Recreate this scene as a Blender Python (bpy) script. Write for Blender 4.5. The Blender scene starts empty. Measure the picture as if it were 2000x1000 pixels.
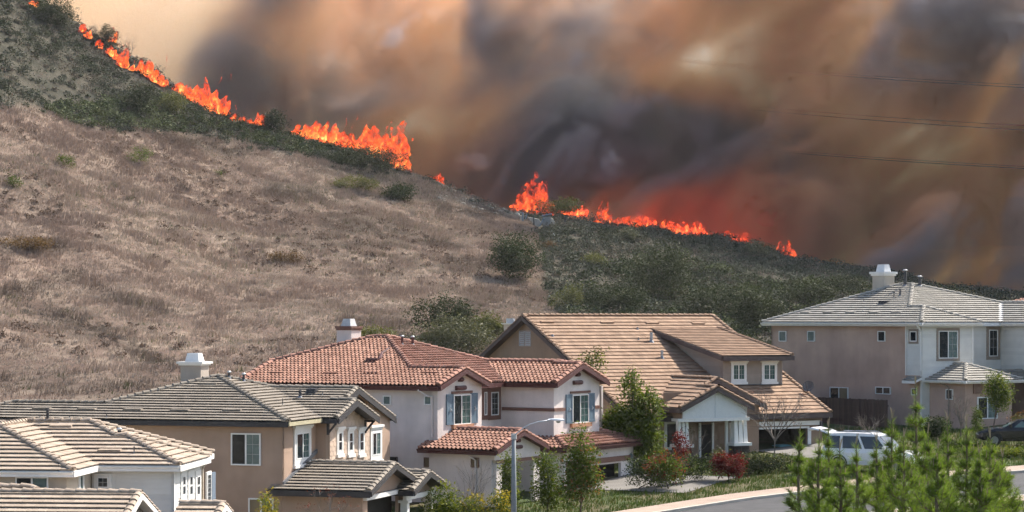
import bpy, bmesh, math, random
import numpy as np
from mathutils import Vector, Matrix
R = math.radians
sc = bpy.context.scene
COL = sc.collection
rng = np.random.default_rng(7)
random.seed(7)

# ------------------------------------------------------------------ camera, light, exposure
# The photograph was taken with a long lens; 4500 px focal length on a 2000 px wide frame, eye level 622 px down.
FPX, HORIZON, UC = 4500.0, 622.0, 1000.0
cam = bpy.data.cameras.new('camera'); cam_ob = bpy.data.objects.new('camera', cam); COL.objects.link(cam_ob)
cam.sensor_width = 36.0; cam.lens = 36.0 * FPX / 2000.0
cam.shift_y = (HORIZON - 500.0) / 2000.0
cam.clip_start = 0.5; cam.clip_end = 9000
cam_ob.location = (0, 0, 0); cam_ob.rotation_euler = (R(90), 0, 0)
sc.camera = cam_ob

SUN_AZ, SUN_EL = 42.0, 47.0            # degrees from +X towards +Y; height
wd = bpy.data.worlds.new('World'); sc.world = wd; wd.use_nodes = True
_b = wd.node_tree.nodes['Background']
_s = wd.node_tree.nodes.new('ShaderNodeTexSky'); _s.sky_type = 'NISHITA'; _s.sun_disc = False
_s.sun_elevation = R(SUN_EL); _s.sun_rotation = R(90 - SUN_AZ); _s.air_density = 1.0; _s.dust_density = 2.0; _s.ozone_density = 1.0
wd.node_tree.links.new(_s.outputs[0], _b.inputs[0]); _b.inputs[1].default_value = 0.115
sl = bpy.data.lights.new('sun', 'SUN'); sl.energy = 4.8; sl.angle = R(0.6); sl.color = (1.0, 0.92, 0.82)
so = bpy.data.objects.new('sun', sl); COL.objects.link(so)
SUN = Vector((math.cos(R(SUN_EL)) * math.cos(R(SUN_AZ)), math.cos(R(SUN_EL)) * math.sin(R(SUN_AZ)), math.sin(R(SUN_EL))))
so.rotation_euler = SUN.to_track_quat('Z', 'Y').to_euler(); so.location = (60, 60, 120)
sc.view_settings.view_transform = 'Standard'; sc.view_settings.look = 'None'
sc.view_settings.exposure = 1.0; sc.view_settings.gamma = 1.0; sc.view_settings.use_curve_mapping = False
cy = sc.cycles
cy.use_denoising = True
try: cy.denoiser = 'OPENIMAGEDENOISE'; cy.denoising_input_passes = 'RGB_ALBEDO_NORMAL'
except Exception: pass
cy.max_bounces = 6; cy.diffuse_bounces = 2; cy.glossy_bounces = 2; cy.transmission_bounces = 2; cy.volume_bounces = 3; cy.transparent_max_bounces = 96
cy.volume_step_rate = 1.5; cy.volume_max_steps = 256
cy.use_adaptive_sampling = True; cy.adaptive_threshold = 0.035

# ------------------------------------------------------------------ helpers
def px(u, v, y):
    """The point at depth y (metres) that the photograph shows at pixel u, v."""
    return Vector(((u - UC) / FPX * y, y, -(v - HORIZON) / FPX * y))

def tag(o, label=None, cat=None, group=None, kind=None):
    if label: o['label'] = label
    if cat: o['category'] = cat
    if group: o['group'] = group
    if kind: o['kind'] = kind
    return o

def link(name, me, parent=None, mat=None):
    o = bpy.data.objects.new(name, me); COL.objects.link(o)
    if parent is not None: o.parent = parent
    if mat is not None and me is not None and len(me.materials) == 0: me.materials.append(mat)
    return o

def empty(name, loc=(0, 0, 0), rz=0.0):
    o = bpy.data.objects.new(name, None); COL.objects.link(o)
    o.empty_display_size = 0.3; o.location = loc; o.rotation_euler = (0, 0, rz)
    return o

class MB:
    """collects faces and links them as one mesh object"""
    def __init__(s): s.v = []; s.f = []
    def add(s, vs, fs):
        b = len(s.v); s.v.extend([tuple(p) for p in vs]); s.f.extend([tuple(i + b for i in f) for f in fs])
    def box(s, a, b, M=None):
        (x0, y0, z0), (x1, y1, z1) = a, b
        P = [Vector(p) for p in ((x0,y0,z0),(x1,y0,z0),(x1,y1,z0),(x0,y1,z0),(x0,y0,z1),(x1,y0,z1),(x1,y1,z1),(x0,y1,z1))]
        if M is not None: P = [M @ p for p in P]
        s.add(P, [(0,3,2,1),(4,5,6,7),(0,1,5,4),(1,2,6,5),(2,3,7,6),(3,0,4,7)])
    def bar(s, p, q, w, h, up=(0, 0, 1)):
        p, q = Vector(p), Vector(q); d = (q - p).normalized(); up = Vector(up)
        r = d.cross(up); r = r.normalized() if r.length > 1e-6 else Vector((1, 0, 0)); n = r.cross(d)
        P = [p + r*a*w/2 + n*b*h/2 for a, b in ((-1,-1),(1,-1),(1,1),(-1,1))] + [q + r*a*w/2 + n*b*h/2 for a, b in ((-1,-1),(1,-1),(1,1),(-1,1))]
        s.add(P, [(0,1,2,3),(7,6,5,4),(0,4,5,1),(1,5,6,2),(2,6,7,3),(3,7,4,0)])
    def tube(s, pts, rad, n=6, cap=True):
        pts = [Vector(p) for p in pts]; rad = rad if isinstance(rad, (list, tuple)) else [rad] * len(pts)
        rings = []
        for i, p in enumerate(pts):
            d = (pts[min(i+1, len(pts)-1)] - pts[max(i-1, 0)]).normalized()
            a = d.cross(Vector((0, 0, 1))); a = a.normalized() if a.length > 1e-4 else Vector((1, 0, 0)); b = a.cross(d)
            rings.append([p + (a*math.cos(t) + b*math.sin(t)) * rad[i] for t in [2*math.pi*k/n for k in range(n)]])
        V = [q for r in rings for q in r]; Fs = []
        for i in range(len(pts)-1):
            for k in range(n): Fs.append((i*n+k, i*n+(k+1)%n, (i+1)*n+(k+1)%n, (i+1)*n+k))
        if cap: Fs.append(tuple(range(n-1, -1, -1))); Fs.append(tuple((len(pts)-1)*n+k for k in range(n)))
        s.add(V, Fs)
    def prism(s, poly, off):
        """closed solid from a planar polygon moved by the vector off"""
        n = len(poly); A = [Vector(p) for p in poly]; B = [p + Vector(off) for p in A]
        s.add(A + B, [tuple(range(n-1, -1, -1)), tuple(range(n, 2*n))] + [(i, (i+1) % n, n + (i+1) % n, n + i) for i in range(n)])
    def mesh(s, name, mat=None, smooth=False):
        me = bpy.data.meshes.new(name); me.from_pydata(s.v, [], s.f); me.validate(); me.update()
        if smooth: me.polygons.foreach_set('use_smooth', [True] * len(me.polygons))
        if mat: me.materials.append(mat)
        return me
    def build(s, name, mat=None, parent=None, smooth=False):
        return link(name, s.mesh(name, mat, smooth), parent)

def tri_mesh(name, P, faces_per=None, mat=None, col=None, quads=False, smooth=False):
    """mesh from a numpy array of corners (n,3 or 4,3), each face its own corners; col = colour per face"""
    n, k = P.shape[0], P.shape[1]
    me = bpy.data.meshes.new(name)
    me.vertices.add(n*k); me.vertices.foreach_set('co', P.reshape(-1).astype(np.float32))
    me.loops.add(n*k); me.loops.foreach_set('vertex_index', np.arange(n*k, dtype=np.int32))
    me.polygons.add(n); me.polygons.foreach_set('loop_start', np.arange(0, n*k, k, dtype=np.int32))
    me.polygons.foreach_set('loop_total', np.full(n, k, dtype=np.int32))
    if col is not None:
        at = me.attributes.new('tint', 'FLOAT_COLOR', 'POINT')
        c = np.ones((n, k, 4), np.float32); c[:, :, :3] = col[:, None, :]
        at.data.foreach_set('color', c.reshape(-1))
    me.update(calc_edges=True)
    if mat: me.materials.append(mat)
    return me

# ---- numpy noise
_L = rng.random((32, 32, 32)).astype(np.float32)
def vnoise(p):
    f = np.floor(p); t = (p - f).astype(np.float32); i = f.astype(np.int64)
    t = t*t*(3 - 2*t); x0, y0, z0 = i[..., 0] & 31, i[..., 1] & 31, i[..., 2] & 31; x1, y1, z1 = (x0+1) & 31, (y0+1) & 31, (z0+1) & 31
    tx, ty, tz = t[..., 0], t[..., 1], t[..., 2]
    def l(a, b, w): return a + (b-a)*w
    return l(l(l(_L[x0,y0,z0], _L[x1,y0,z0], tx), l(_L[x0,y1,z0], _L[x1,y1,z0], tx), ty),
             l(l(_L[x0,y0,z1], _L[x1,y0,z1], tx), l(_L[x0,y1,z1], _L[x1,y1,z1], tx), ty), tz)
def fbm(p, octv=4, gain=0.5):
    a, s, tot = 1.0, 0.0, 0.0; q = np.asarray(p, dtype=np.float64)
    for o in range(octv):
        s = s + a*vnoise(q + 7.31*o); tot += a; a *= gain; q = q * 2.03
    return s / tot
def sstep(a, b, x):
    t = np.clip((x - a) / (b - a), 0, 1); return t*t*(3-2*t)

# ---- materials
MATS = {}
def nodes(name):
    m = bpy.data.materials.new(name); m.use_nodes = True; t = m.node_tree
    return m, t, t.nodes['Principled BSDF']
def NN(t, kind, **kw):
    n = t.nodes.new(kind)
    for k, v in kw.items():
        if k in n.inputs.keys(): n.inputs[k].default_value = v
        else: setattr(n, k, v)
    return n
def mixrgb(t, fac, a, b, mode='MIX'):
    n = t.nodes.new('ShaderNodeMix'); n.data_type = 'RGBA'; n.blend_type = mode
    for s, x in ((0, fac), (6, a), (7, b)):
        if hasattr(x, 'is_linked'): t.links.new(x, n.inputs[s])
        else: n.inputs[s].default_value = x if not isinstance(x, tuple) else (*x, 1.0)[:4]
    return n.outputs[2]
def ramp(t, src, lo, hi):
    n = t.nodes.new('ShaderNodeMapRange'); n.inputs['From Min'].default_value = lo; n.inputs['From Max'].default_value = hi
    t.links.new(src, n.inputs['Value']); return n.outputs[0]
def noise(t, scale, detail=3, rough=0.55, coord='Object', stretch=None):
    tc = t.nodes.new('ShaderNodeTexCoord'); n = t.nodes.new('ShaderNodeTexNoise')
    n.inputs['Scale'].default_value = scale; n.inputs['Detail'].default_value = detail; n.inputs['Roughness'].default_value = rough
    src = tc.outputs[coord]
    if stretch:
        mp = t.nodes.new('ShaderNodeMapping'); mp.inputs['Scale'].default_value = stretch; t.links.new(src, mp.inputs[0]); src = mp.outputs[0]
    t.links.new(src, n.inputs['Vector']); return n.outputs['Fac']
def simple(name, c, rough=0.7, var=0.15, scale=6.0, metal=0.0, bump=0.0, bscale=40.0, objvar=0.0, isl=0.0, spec=0.4, tint=None, streak=0.0):
    """a plain surface: colour c with soft dirt variation, optional fine relief, colour that differs per object / per loose piece"""
    if name in MATS: return MATS[name]
    m, t, b = nodes(name)
    f = noise(t, scale, 4)
    c = tuple(c); lo = tuple(x*(1-var) for x in c); hi = tuple(min(1, x*(1+var)) for x in c)
    col = mixrgb(t, ramp(t, f, 0.3, 0.7), lo, hi)
    if objvar or isl:
        oi = t.nodes.new('ShaderNodeObjectInfo'); geo = t.nodes.new('ShaderNodeNewGeometry')
        ad = NN(t, 'ShaderNodeMath', operation='ADD'); t.links.new(oi.outputs['Random'], ad.inputs[0]); t.links.new(geo.outputs['Random Per Island'], ad.inputs[1])
        fr = NN(t, 'ShaderNodeMath', operation='FRACT'); t.links.new(ad.outputs[0], fr.inputs[0])
        k = max(objvar, isl); tt = tint or (1, 1, 1)
        col = mixrgb(t, fr.outputs[0], mixrgb(t, 1.0, col, tuple(1-k*x for x in tt), 'MULTIPLY'), mixrgb(t, 1.0, col, (1+k*0.7,)*3, 'MULTIPLY'))
    if streak:
        sk = ramp(t, noise(t, 1.6, 4, 0.6, stretch=(1.0, 1.0, 0.16)), 0.35, 0.62); col = mixrgb(t, sk, mixrgb(t, 1.0, col, (1-streak,)*3, 'MULTIPLY'), col)
    t.links.new(col, b.inputs['Base Color'])
    b.inputs['Roughness'].default_value = rough; b.inputs['Metallic'].default_value = metal; b.inputs['Specular IOR Level'].default_value = spec
    if bump:
        bp = NN(t, 'ShaderNodeBump'); bp.inputs['Strength'].default_value = bump; bp.inputs['Distance'].default_value = 0.02
        t.links.new(noise(t, bscale, 3), bp.inputs['Height']); t.links.new(bp.outputs[0], b.inputs['Normal'])
    MATS[name] = m; return m
def leafmat(name, c, var=0.35, trans=0.35, rough=0.55, use_tint=False, glow=(1.3, 1.35, 0.7)):
    """leaf surface: diffuse and translucent, colour differing from leaf to leaf"""
    if name in MATS: return MATS[name]
    m = bpy.data.materials.new(name); m.use_nodes = True; t = m.node_tree; t.nodes.clear()
    out = t.nodes.new('ShaderNodeOutputMaterial')
    if use_tint:
        at = NN(t, 'ShaderNodeAttribute', attribute_name='tint'); base = at.outputs['Color']
    else:
        geo = t.nodes.new('ShaderNodeNewGeometry'); oi = t.nodes.new('ShaderNodeObjectInfo')
        c0 = tuple(x*(1-var) for x in c); c1 = (min(1, c[0]*(1+var*1.3)), min(1, c[1]*(1+var)), c[2]*(1+var*0.4))
        base = mixrgb(t, geo.outputs['Random Per Island'], c0, c1)
        base = mixrgb(t, oi.outputs['Random'], mixrgb(t, 1.0, base, (0.85,)*3, 'MULTIPLY'), mixrgb(t, 1.0, base, (1.12, 1.08, 1.0), 'MULTIPLY'))
    d = NN(t, 'ShaderNodeBsdfPrincipled'); d.inputs['Roughness'].default_value = rough; d.inputs['Specular IOR Level'].default_value = 0.12
    tr = t.nodes.new('ShaderNodeBsdfTranslucent'); mx = t.nodes.new('ShaderNodeMixShader'); mx.inputs[0].default_value = trans
    t.links.new(base, d.inputs['Base Color'])
    t.links.new(mixrgb(t, 1.0, base, glow, 'MULTIPLY'), tr.inputs[0])
    t.links.new(d.outputs[0], mx.inputs[1]); t.links.new(tr.outputs[0], mx.inputs[2]); t.links.new(mx.outputs[0], out.inputs[0])
    MATS[name] = m; return m

# ------------------------------------------------------------------ terrain
CREST_U = [-3000,-1500,-400,0,60,160,250,330,430,500,570,640,700,760,830,900,1000,1100,1180,1250,1330,1400,1480,1560,1650,1750,1850,1950,2050,2600,4000]
CREST_V = [-700,-500,-260,-45,-5,55,108,158,218,248,262,290,305,333,352,372,402,416,434,448,465,473,486,503,518,534,562,580,592,640,650]
HILL0, HILL1 = 158.0, 330.0
def plane_z(x, y): return -10.7 + np.clip(y-85, -60, 80)*0.06 + np.clip(x+12, -90, 90)*0.042
def ground_z(x, y, rough=True):
    x = np.asarray(x, float); y = np.asarray(y, float)
    g = plane_z(x, y)
    bank = -1.3 - 0.0685*np.maximum(y, 0)
    w = sstep(64, 92, y); z = bank*(1-w) + g*w
    yy = np.maximum(y, 5.0); u = UC + FPX*x/yy
    k = np.clip((y-HILL0)/(HILL1-HILL0), 0, 1)
    vc = np.interp(u, CREST_U, CREST_V)
    g0 = plane_z(x*HILL0/yy, HILL0); vb = HORIZON - g0*FPX/HILL0
    kk = 0.8*k + 0.2*k*k
    vh = vb + (vc-vb)*kk
    yc = np.minimum(yy, HILL1)
    zh = -(vh-HORIZON)/FPX*yc
    zh = zh - 0.34*np.maximum(y-HILL1, 0)
    zh = np.maximum(zh, -45.0)
    z = np.where(y > HILL0, zh, z)
    if rough:
        p = np.stack([x*0.07, y*0.07, x*0+3.3], -1); q = np.stack([x*0.25, y*0.25, x*0+9.1], -1)
        a = sstep(158, 190, y)
        z = z + a*((fbm(p, 3)-0.5)*3.0 + (fbm(q, 3)-0.5)*0.8)
    return z
def uv_of(x, y, z): return UC + FPX*x/y, HORIZON - FPX*z/y
BRUSH_LINE = ([-400,0,95,150,230,330,420,500,600,700,765,800,900,960,1010,1045,1062,1100,1130,1300,1500,1800,2200],
              [190,205,216,248,256,258,268,290,306,335,342,340,380,398,415,440,560,640,690,720,740,760,760])
DARK_SWATHS = [([(60,600),(200,650),(330,720)],20,1), ([(0,575),(60,562),(150,538)],13,1), ([(0,480),(120,485)],13,1), ([(180,570),(280,600),(340,612)],13,.8), ([(530,372),(640,382)],18,.9), ([(300,268),(480,302)],11,.8),
               ([(640,440),(780,452)],22,.6), ([(680,640),(790,650)],26,.7), ([(0,740),(200,765),(330,750)],30,.8), ([(900,600),(1060,590)],30,.5), ([(880,512),(960,520)],16,.9), ([(820,470),(900,484)],8,.7), ([(540,478),(760,480)],6,.5), ([(600,330),(760,350)],8,.6), ([(860,410),(960,418)],8,.9)]
PALE_SWATHS = [([(0,545),(130,505)],11,1), ([(150,500),(500,491),(900,494)],4,.8), ([(160,590),(250,640),(330,690)],9,1), ([(340,640),(450,690)],10,.8), ([(0,225),(300,275)],14,.6), ([(500,320),(760,420)],22,.5), ([(560,560),(700,570)],18,.4)]
CHAR = [([(150,55),(190,90),(240,128),(320,165),(345,172),(430,222),(510,246)], 13, 1), ([(568,262),(690,290),(760,318),(800,342)], 8, .8)]
def swath(lst, u, v):
    s = np.zeros_like(u)
    for pts, w, a in lst:
        d = np.full_like(u, 1e9)
        for (x0, y0), (x1, y1) in zip(pts[:-1], pts[1:]):
            dx, dy = x1-x0, y1-y0; t = np.clip(((u-x0)*dx + (v-y0)*dy)/(dx*dx+dy*dy), 0, 1); d = np.minimum(d, np.hypot(u-x0-t*dx, (v-y0-t*dy)))
        s = np.maximum(s, a*np.exp(-(d/w)**2))
    return s
def brush_at(u, v): return sstep(14, -14, v - np.interp(u, *BRUSH_LINE))
def axis(*seg):
    out = []
    for a, b, st in seg: out += list(np.arange(a, b, st))
    return np.array(out + [seg[-1][1]], float)
gx = axis((-3000,-600,400),(-600,-140,20),(-140,-60,2.2),(-60,70,1.6),(70,150,2.4),(150,600,25),(600,3000,400))
gy = axis((-80,40,8),(40,158,2.5),(158,345,1.7),(345,560,8),(560,1000,60),(1000,6000,500))
GX, GY = np.meshgrid(gx, gy, indexing='ij'); GZ = ground_z(GX, GY)
nx, ny = GX.shape
me = bpy.data.meshes.new('ground')
ii = np.arange(nx*ny).reshape(nx, ny)
q = np.stack([ii[:-1,:-1], ii[1:,:-1], ii[1:,1:], ii[:-1,1:]], -1).reshape(-1, 4)
me.from_pydata(np.stack([GX, GY, GZ], -1).reshape(-1, 3).tolist(), [], q.tolist()); me.update()
me.polygons.foreach_set('use_smooth', [True]*len(me.polygons))
U_, V_ = uv_of(GX.ravel(), np.maximum(GY.ravel(), 5), GZ.ravel())
br = brush_at(U_, V_)*(GY.ravel() > 156)
at = me.attributes.new('brush', 'FLOAT', 'POINT'); at.data.foreach_set('value', br.astype(np.float32))
at = me.attributes.new('hillside', 'FLOAT', 'POINT'); at.data.foreach_set('value', sstep(150, 166, GY.ravel()).astype(np.float32))
at = me.attributes.new('char', 'FLOAT', 'POINT'); at.data.foreach_set('value', swath(CHAR, U_, V_).astype(np.float32))
at = me.attributes.new('swath', 'FLOAT', 'POINT'); at.data.foreach_set('value', ((1 - .5*swath(DARK_SWATHS, U_, V_) + .25*swath(PALE_SWATHS, U_, V_))*.5).astype(np.float32))
def ground_mat():
    m, t, b = nodes('ground'); A = lambda n: NN(t, 'ShaderNodeAttribute', attribute_name=n).outputs['Fac']
    n1 = noise(t, 0.05, 5, 0.6); n2 = noise(t, 0.35, 5, 0.65); n3 = noise(t, 2.2, 4, 0.7)
    dry = mixrgb(t, ramp(t, n1, 0.35, 0.65), (0.21, 0.155, 0.12), (0.30, 0.235, 0.18))
    dry = mixrgb(t, ramp(t, n2, 0.42, 0.62), (0.165, 0.115, 0.09), dry)
    dry = mixrgb(t, ramp(t, n3, 0.3, 0.7), mixrgb(t, 1.0, dry, (0.72,)*3, 'MULTIPLY'), dry)
    sw = NN(t, 'ShaderNodeMath', operation='MULTIPLY'); sw.inputs[1].default_value = 2.0; t.links.new(A('swath'), sw.inputs[0]); cmb = t.nodes.new('ShaderNodeCombineColor'); [t.links.new(sw.outputs[0], cmb.inputs[k]) for k in range(3)]; dry = mixrgb(t, 1.0, dry, cmb.outputs[0], 'MULTIPLY')
    bru = mixrgb(t, ramp(t, n2, 0.4, 0.62), (0.045, 0.045, 0.033), (0.08, 0.072, 0.054))
    bru = mixrgb(t, A('char'), bru, (0.02, 0.019, 0.018))
    hill = mixrgb(t, A('brush'), dry, bru)
    yard = mixrgb(t, ramp(t, n2, 0.4, 0.6), (0.06, 0.085, 0.03), (0.12, 0.105, 0.06))
    t.links.new(mixrgb(t, A('hillside'), yard, hill), b.inputs['Base Color'])
    b.inputs['Roughness'].default_value = 0.95; b.inputs['Specular IOR Level'].default_value = 0.1
    bp = NN(t, 'ShaderNodeBump'); bp.inputs['Strength'].default_value = 0.6; bp.inputs['Distance'].default_value = 0.25
    t.links.new(n3, bp.inputs['Height']); t.links.new(bp.outputs[0], b.inputs['Normal'])
    return m
ground = link('ground', me, mat=ground_mat()); tag(ground, kind='structure')

# ------------------------------------------------------------------ smoke (real volumes behind and above the crest)
def volume_from_grid(name, arr, lo, vs, mat):
    ax, ay, az = arr.shape
    me = bpy.data.meshes.new(name); me.vertices.add(arr.size)
    a = me.attributes.new('amount', 'FLOAT', 'POINT'); a.data.foreach_set('value', arr.ravel().astype(np.float32))
    o = link(name, me, mat=mat)
    ng = bpy.data.node_groups.new(name, 'GeometryNodeTree')
    ng.interface.new_socket('Geometry', in_out='INPUT', socket_type='NodeSocketGeometry'); ng.interface.new_socket('Geometry', in_out='OUTPUT', socket_type='NodeSocketGeometry')
    N, L = ng.nodes, ng.links
    gi, go, vc = N.new('NodeGroupInput'), N.new('NodeGroupOutput'), N.new('GeometryNodeVolumeCube')
    vc.inputs['Min'].default_value = lo; vc.inputs['Max'].default_value = [lo[i] + vs*(arr.shape[i]-1) for i in range(3)]
    for k, n in zip('XYZ', arr.shape): vc.inputs['Resolution ' + k].default_value = n
    def vm(op, src, **kw):
        n = N.new('ShaderNodeVectorMath'); n.operation = op; L.new(src, n.inputs[0])
        for k, v in kw.items(): n.inputs[int(k[1]) if k[0] == 'i' else k].default_value = v
        return n
    pos = N.new('GeometryNodeInputPosition')
    a1 = vm('SUBTRACT', pos.outputs[0], i1=lo); a2 = vm('SCALE', a1.outputs[0], Scale=1/vs); a3 = vm('ADD', a2.outputs[0], i1=(.5, .5, .5)); a4 = vm('FLOOR', a3.outputs[0])
    a5 = vm('DOT_PRODUCT', a4.outputs[0], i1=(ay*az, az, 1))
    na = N.new('GeometryNodeInputNamedAttribute'); na.data_type = 'FLOAT'; na.inputs['Name'].default_value = 'amount'
    si = N.new('GeometryNodeSampleIndex'); si.data_type = 'FLOAT'; si.domain = 'POINT'; si.clamp = True
    L.new(gi.outputs[0], si.inputs['Geometry']); L.new(na.outputs[0], si.inputs['Value']); L.new(a5.outputs['Value'], si.inputs['Index'])
    L.new(si.outputs[0], vc.inputs['Density'])
    sm = N.new('GeometryNodeSetMaterial'); sm.inputs['Material'].default_value = mat; L.new(vc.outputs[0], sm.inputs[0]); L.new(sm.outputs[0], go.inputs[0])
    o.modifiers.new('volume', 'NODES').node_group = ng
    return tag(o, kind='stuff')
def smokemat(name, color, absorb, aniso, density=1.0):
    m = bpy.data.materials.new(name); m.use_nodes = True; t = m.node_tree; t.nodes.clear()
    out = t.nodes.new('ShaderNodeOutputMaterial'); pv = t.nodes.new('ShaderNodeVolumePrincipled'); t.links.new(pv.outputs[0], out.inputs['Volume'])
    pv.inputs['Color'].default_value = (*color, 1); pv.inputs['Absorption Color'].default_value = (*absorb, 1)
    pv.inputs['Density'].default_value = density; pv.inputs['Anisotropy'].default_value = aniso
    return m

def smoke_fields(SX, SY, SZ):
    X, Y, Z = np.meshgrid(SX, SY, SZ, indexing='ij')
    # wind carries it up and to the right: stretch the turbulence along that way, warp it
    lean = np.stack([X - 0.28*Z, Y, Z - 0.1*X], -1)
    w1 = np.stack([fbm(lean*0.022 + 3.1, 3), fbm(lean*0.022 + 11.7, 3), fbm(lean*0.022 + 23.9, 3)], -1) - 0.5
    w2 = np.stack([fbm(lean*0.08 + 5.1, 2), fbm(lean*0.08 + 13.7, 2), fbm(lean*0.08 + 21.9, 2)], -1) - 0.5
    q = lean + w1*30 + w2*13
    n_big = fbm(q*0.030, 4, 0.55); n_mid = fbm(q*0.075 + 4.0, 3, 0.55); n_fin = fbm(q*0.16 + 9.0, 4, 0.68)
    U3, V3 = uv_of(X + (w1[..., 0]*24 + w2[..., 0]*9), Y, Z + (w1[..., 2]*20 + w2[..., 2]*9))
    thick = np.zeros_like(X); kind = np.zeros_like(X)
    for (u, v, ru, rv, a, b) in PUFFS:
        g = np.exp(-((U3-u)/ru)**2 - ((V3-v)/rv)**2); thick += a*g; kind += b*g
    front = 354 + (0.5-n_big)*38 + (0.5-n_mid)*60 + (0.5-n_fin)*62 - 1.2*np.clip(thick, -1, 1.5) + 16*sstep(-22, -48, X)
    front = np.minimum(front, 368 + 14*(n_fin-0.5)*2)
    depth_mask = sstep(0, 5, Y - front)*sstep(426, 408, Y)
    top = sstep(74, 62, Z + (n_mid-0.5)*26)
    base = np.clip(0.25 + (n_big-0.42)*2.6 + (n_mid-0.5)*2.4 + (n_fin-0.5)*4.5, 0.15, 2.2)
    thin_left = sstep(-70, 90, (U3 - 395) + (V3-150)*0.30)          # the plume leans away from the upper left
    dens = np.clip(base*(1.0 + thick), 0.01, None)*depth_mask*top
    kind = kind - 0.35 + (n_big-0.5)*2.2 + (n_mid-0.5)*2.6 + (n_fin-0.5)*1.8                  # grey against brown smoke; shaded blue-grey and sunlit orange are put into their colours
    grey = sstep(-1.0, 1.0, kind)
    ok = Z > ground_z(X[:, :, 0], Y[:, :, 0], False)[:, :, None] - 3
    far = sstep(428, 405, Y)*top*ok
    brown = dens*thin_left*(1-grey)*SMOKE[0]
    grey_dens = dens*thin_left*grey*SMOKE[1]
    pale = ((0.30 + 0.9*n_big)*sstep(0, 14, Y-front)*(1-thin_left)*SMOKE[2])*far
    return np.where(ok, brown, 0), np.where(ok, grey_dens, 0), pale
SMOKE = (0.16, 0.17, 0.085)
PUFFS = [(1330,290,120,80,2.2,2.4),(1130,300,160,90,.9,1.0),(1260,410,300,55,1.0,.6),(1160,110,170,110,.7,1.2),(720,170,80,60,.7,.9),(520,165,60,40,.6,.6),(900,330,150,60,.5,-.3),
         (1560,95,60,60,.4,.4),(1780,190,70,50,.5,.7),(1860,80,100,80,.5,.8),(1650,440,220,60,.4,-.1),(960,90,60,80,.3,.3),(640,60,60,60,.3,.3),(470,110,60,50,.2,.5),
         (1400,140,140,90,-.8,-2.6),(1290,180,70,50,-.6,-2.2),(1500,60,120,50,-.4,-1.2),(1640,150,120,60,-.4,-1.0),(1700,250,140,60,-.5,-.5),(1600,260,80,50,-.3,-1.0),(830,235,120,60,-.3,-1.0),(1060,60,80,80,-.3,-.8),(880,60,60,60,0,-.9),
         (620,20,50,40,-.5,-.2),(1920,220,60,60,-.3,-.6),(1660,30,60,40,-.3,-.6),(1250,430,160,40,0,-1.2),(1490,420,90,60,0,-1.2),(1000,250,80,80,0,-.8),(1850,420,240,150,1.0,-.9),(1960,300,120,100,.6,-.5),(975,380,80,70,1.2,-.2),(1660,340,120,80,.5,-.2),(1500,120,90,70,.4,-.6),(1935,190,60,130,.8,.2),(1780,430,90,90,.5,-.6),(1145,370,110,60,.8,.4),(560,30,120,60,.0,-.5)]
def smoke_axes(vs): return np.arange(-112, 118, vs), np.arange(331, 428, vs), np.arange(-26, 75, vs)
AX = smoke_axes(0.95); _brown, _grey, _ = smoke_fields(*AX)
volume_from_grid('brown_smoke', _brown, tuple(a[0] for a in AX), 0.95, smokemat('brown_smoke', (0.95, 0.51, 0.32), (0.45, 0.12, 0.04), 0.30))  # orange of sunlight coming through is put into the smoke's colour
volume_from_grid('grey_smoke', _grey, tuple(a[0] + 0.31 for a in AX), 0.95, smokemat('grey_smoke', (0.46, 0.45, 0.50), (0.0, 0.0, 0.0), 0.20))
AX = smoke_axes(2.53); _pale = smoke_fields(*AX)[2]
volume_from_grid('pale_smoke', _pale, tuple(a[0] + 0.17 for a in AX), 2.53, smokemat('pale_smoke', (0.97, 0.80, 0.60), (0.0, 0.0, 0.0), 0.35))

# the air: smoke-hazed, pale, even
hz = bpy.data.materials.new('haze'); hz.use_nodes = True; _t = hz.node_tree; _t.nodes.clear()
_o = _t.nodes.new('ShaderNodeOutputMaterial'); _v = _t.nodes.new('ShaderNodeVolumePrincipled'); _t.links.new(_v.outputs[0], _o.inputs['Volume'])
_v.inputs['Color'].default_value = (0.86, 0.88, 0.92, 1); _v.inputs['Density'].default_value = 0.00007; _v.inputs['Anisotropy'].default_value = 0.2
_m = MB(); _m.box((-3150, -120, -60), (3150, 6150, 98)); tag(_m.build('haze', hz), kind='stuff')
# ------------------------------------------------------------------ house building kit
STUCCO = lambda n, c: simple(n, c, 0.9, 0.16, 0.55, bump=0.35, bscale=30.0, spec=0.15, streak=0.07)
white_paint = simple('white_paint', (0.74, 0.73, 0.70), 0.55, 0.05, 3.0)
muntin_m = simple('muntin_grey', (0.36, 0.37, 0.37), 0.5, 0.05)
vinyl = simple('vinyl_white', (0.78, 0.78, 0.76), 0.4, 0.03)
glass_dark = simple('glass_dark', (0.012, 0.018, 0.022), 0.08, 0.3, 1.5, spec=0.28)
glass_blind = simple('glass_blind', (0.05, 0.10, 0.095), 0.12, 0.30, 5.0, spec=0.28)
glass_pale = simple('glass_pale', (0.12, 0.17, 0.16), 0.15, 0.25, 3.0, spec=0.28)
glass_tan = simple('glass_tan', (0.16, 0.125, 0.075), 0.3, 0.12, 2.0, spec=0.4)
metal_dark = simple('metal_dark', (0.06, 0.06, 0.065), 0.5, 0.2, metal=0.4)
metal_grey = simple('metal_grey', (0.36, 0.38, 0.40), 0.45, 0.12, metal=0.5)
flash_mat = simple('flashing', (0.20, 0.21, 0.23), 0.5, 0.1, metal=0.5)
dark_inside = simple('dark_interior', (0.018, 0.015, 0.013), 0.9, 0.3)

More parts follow.
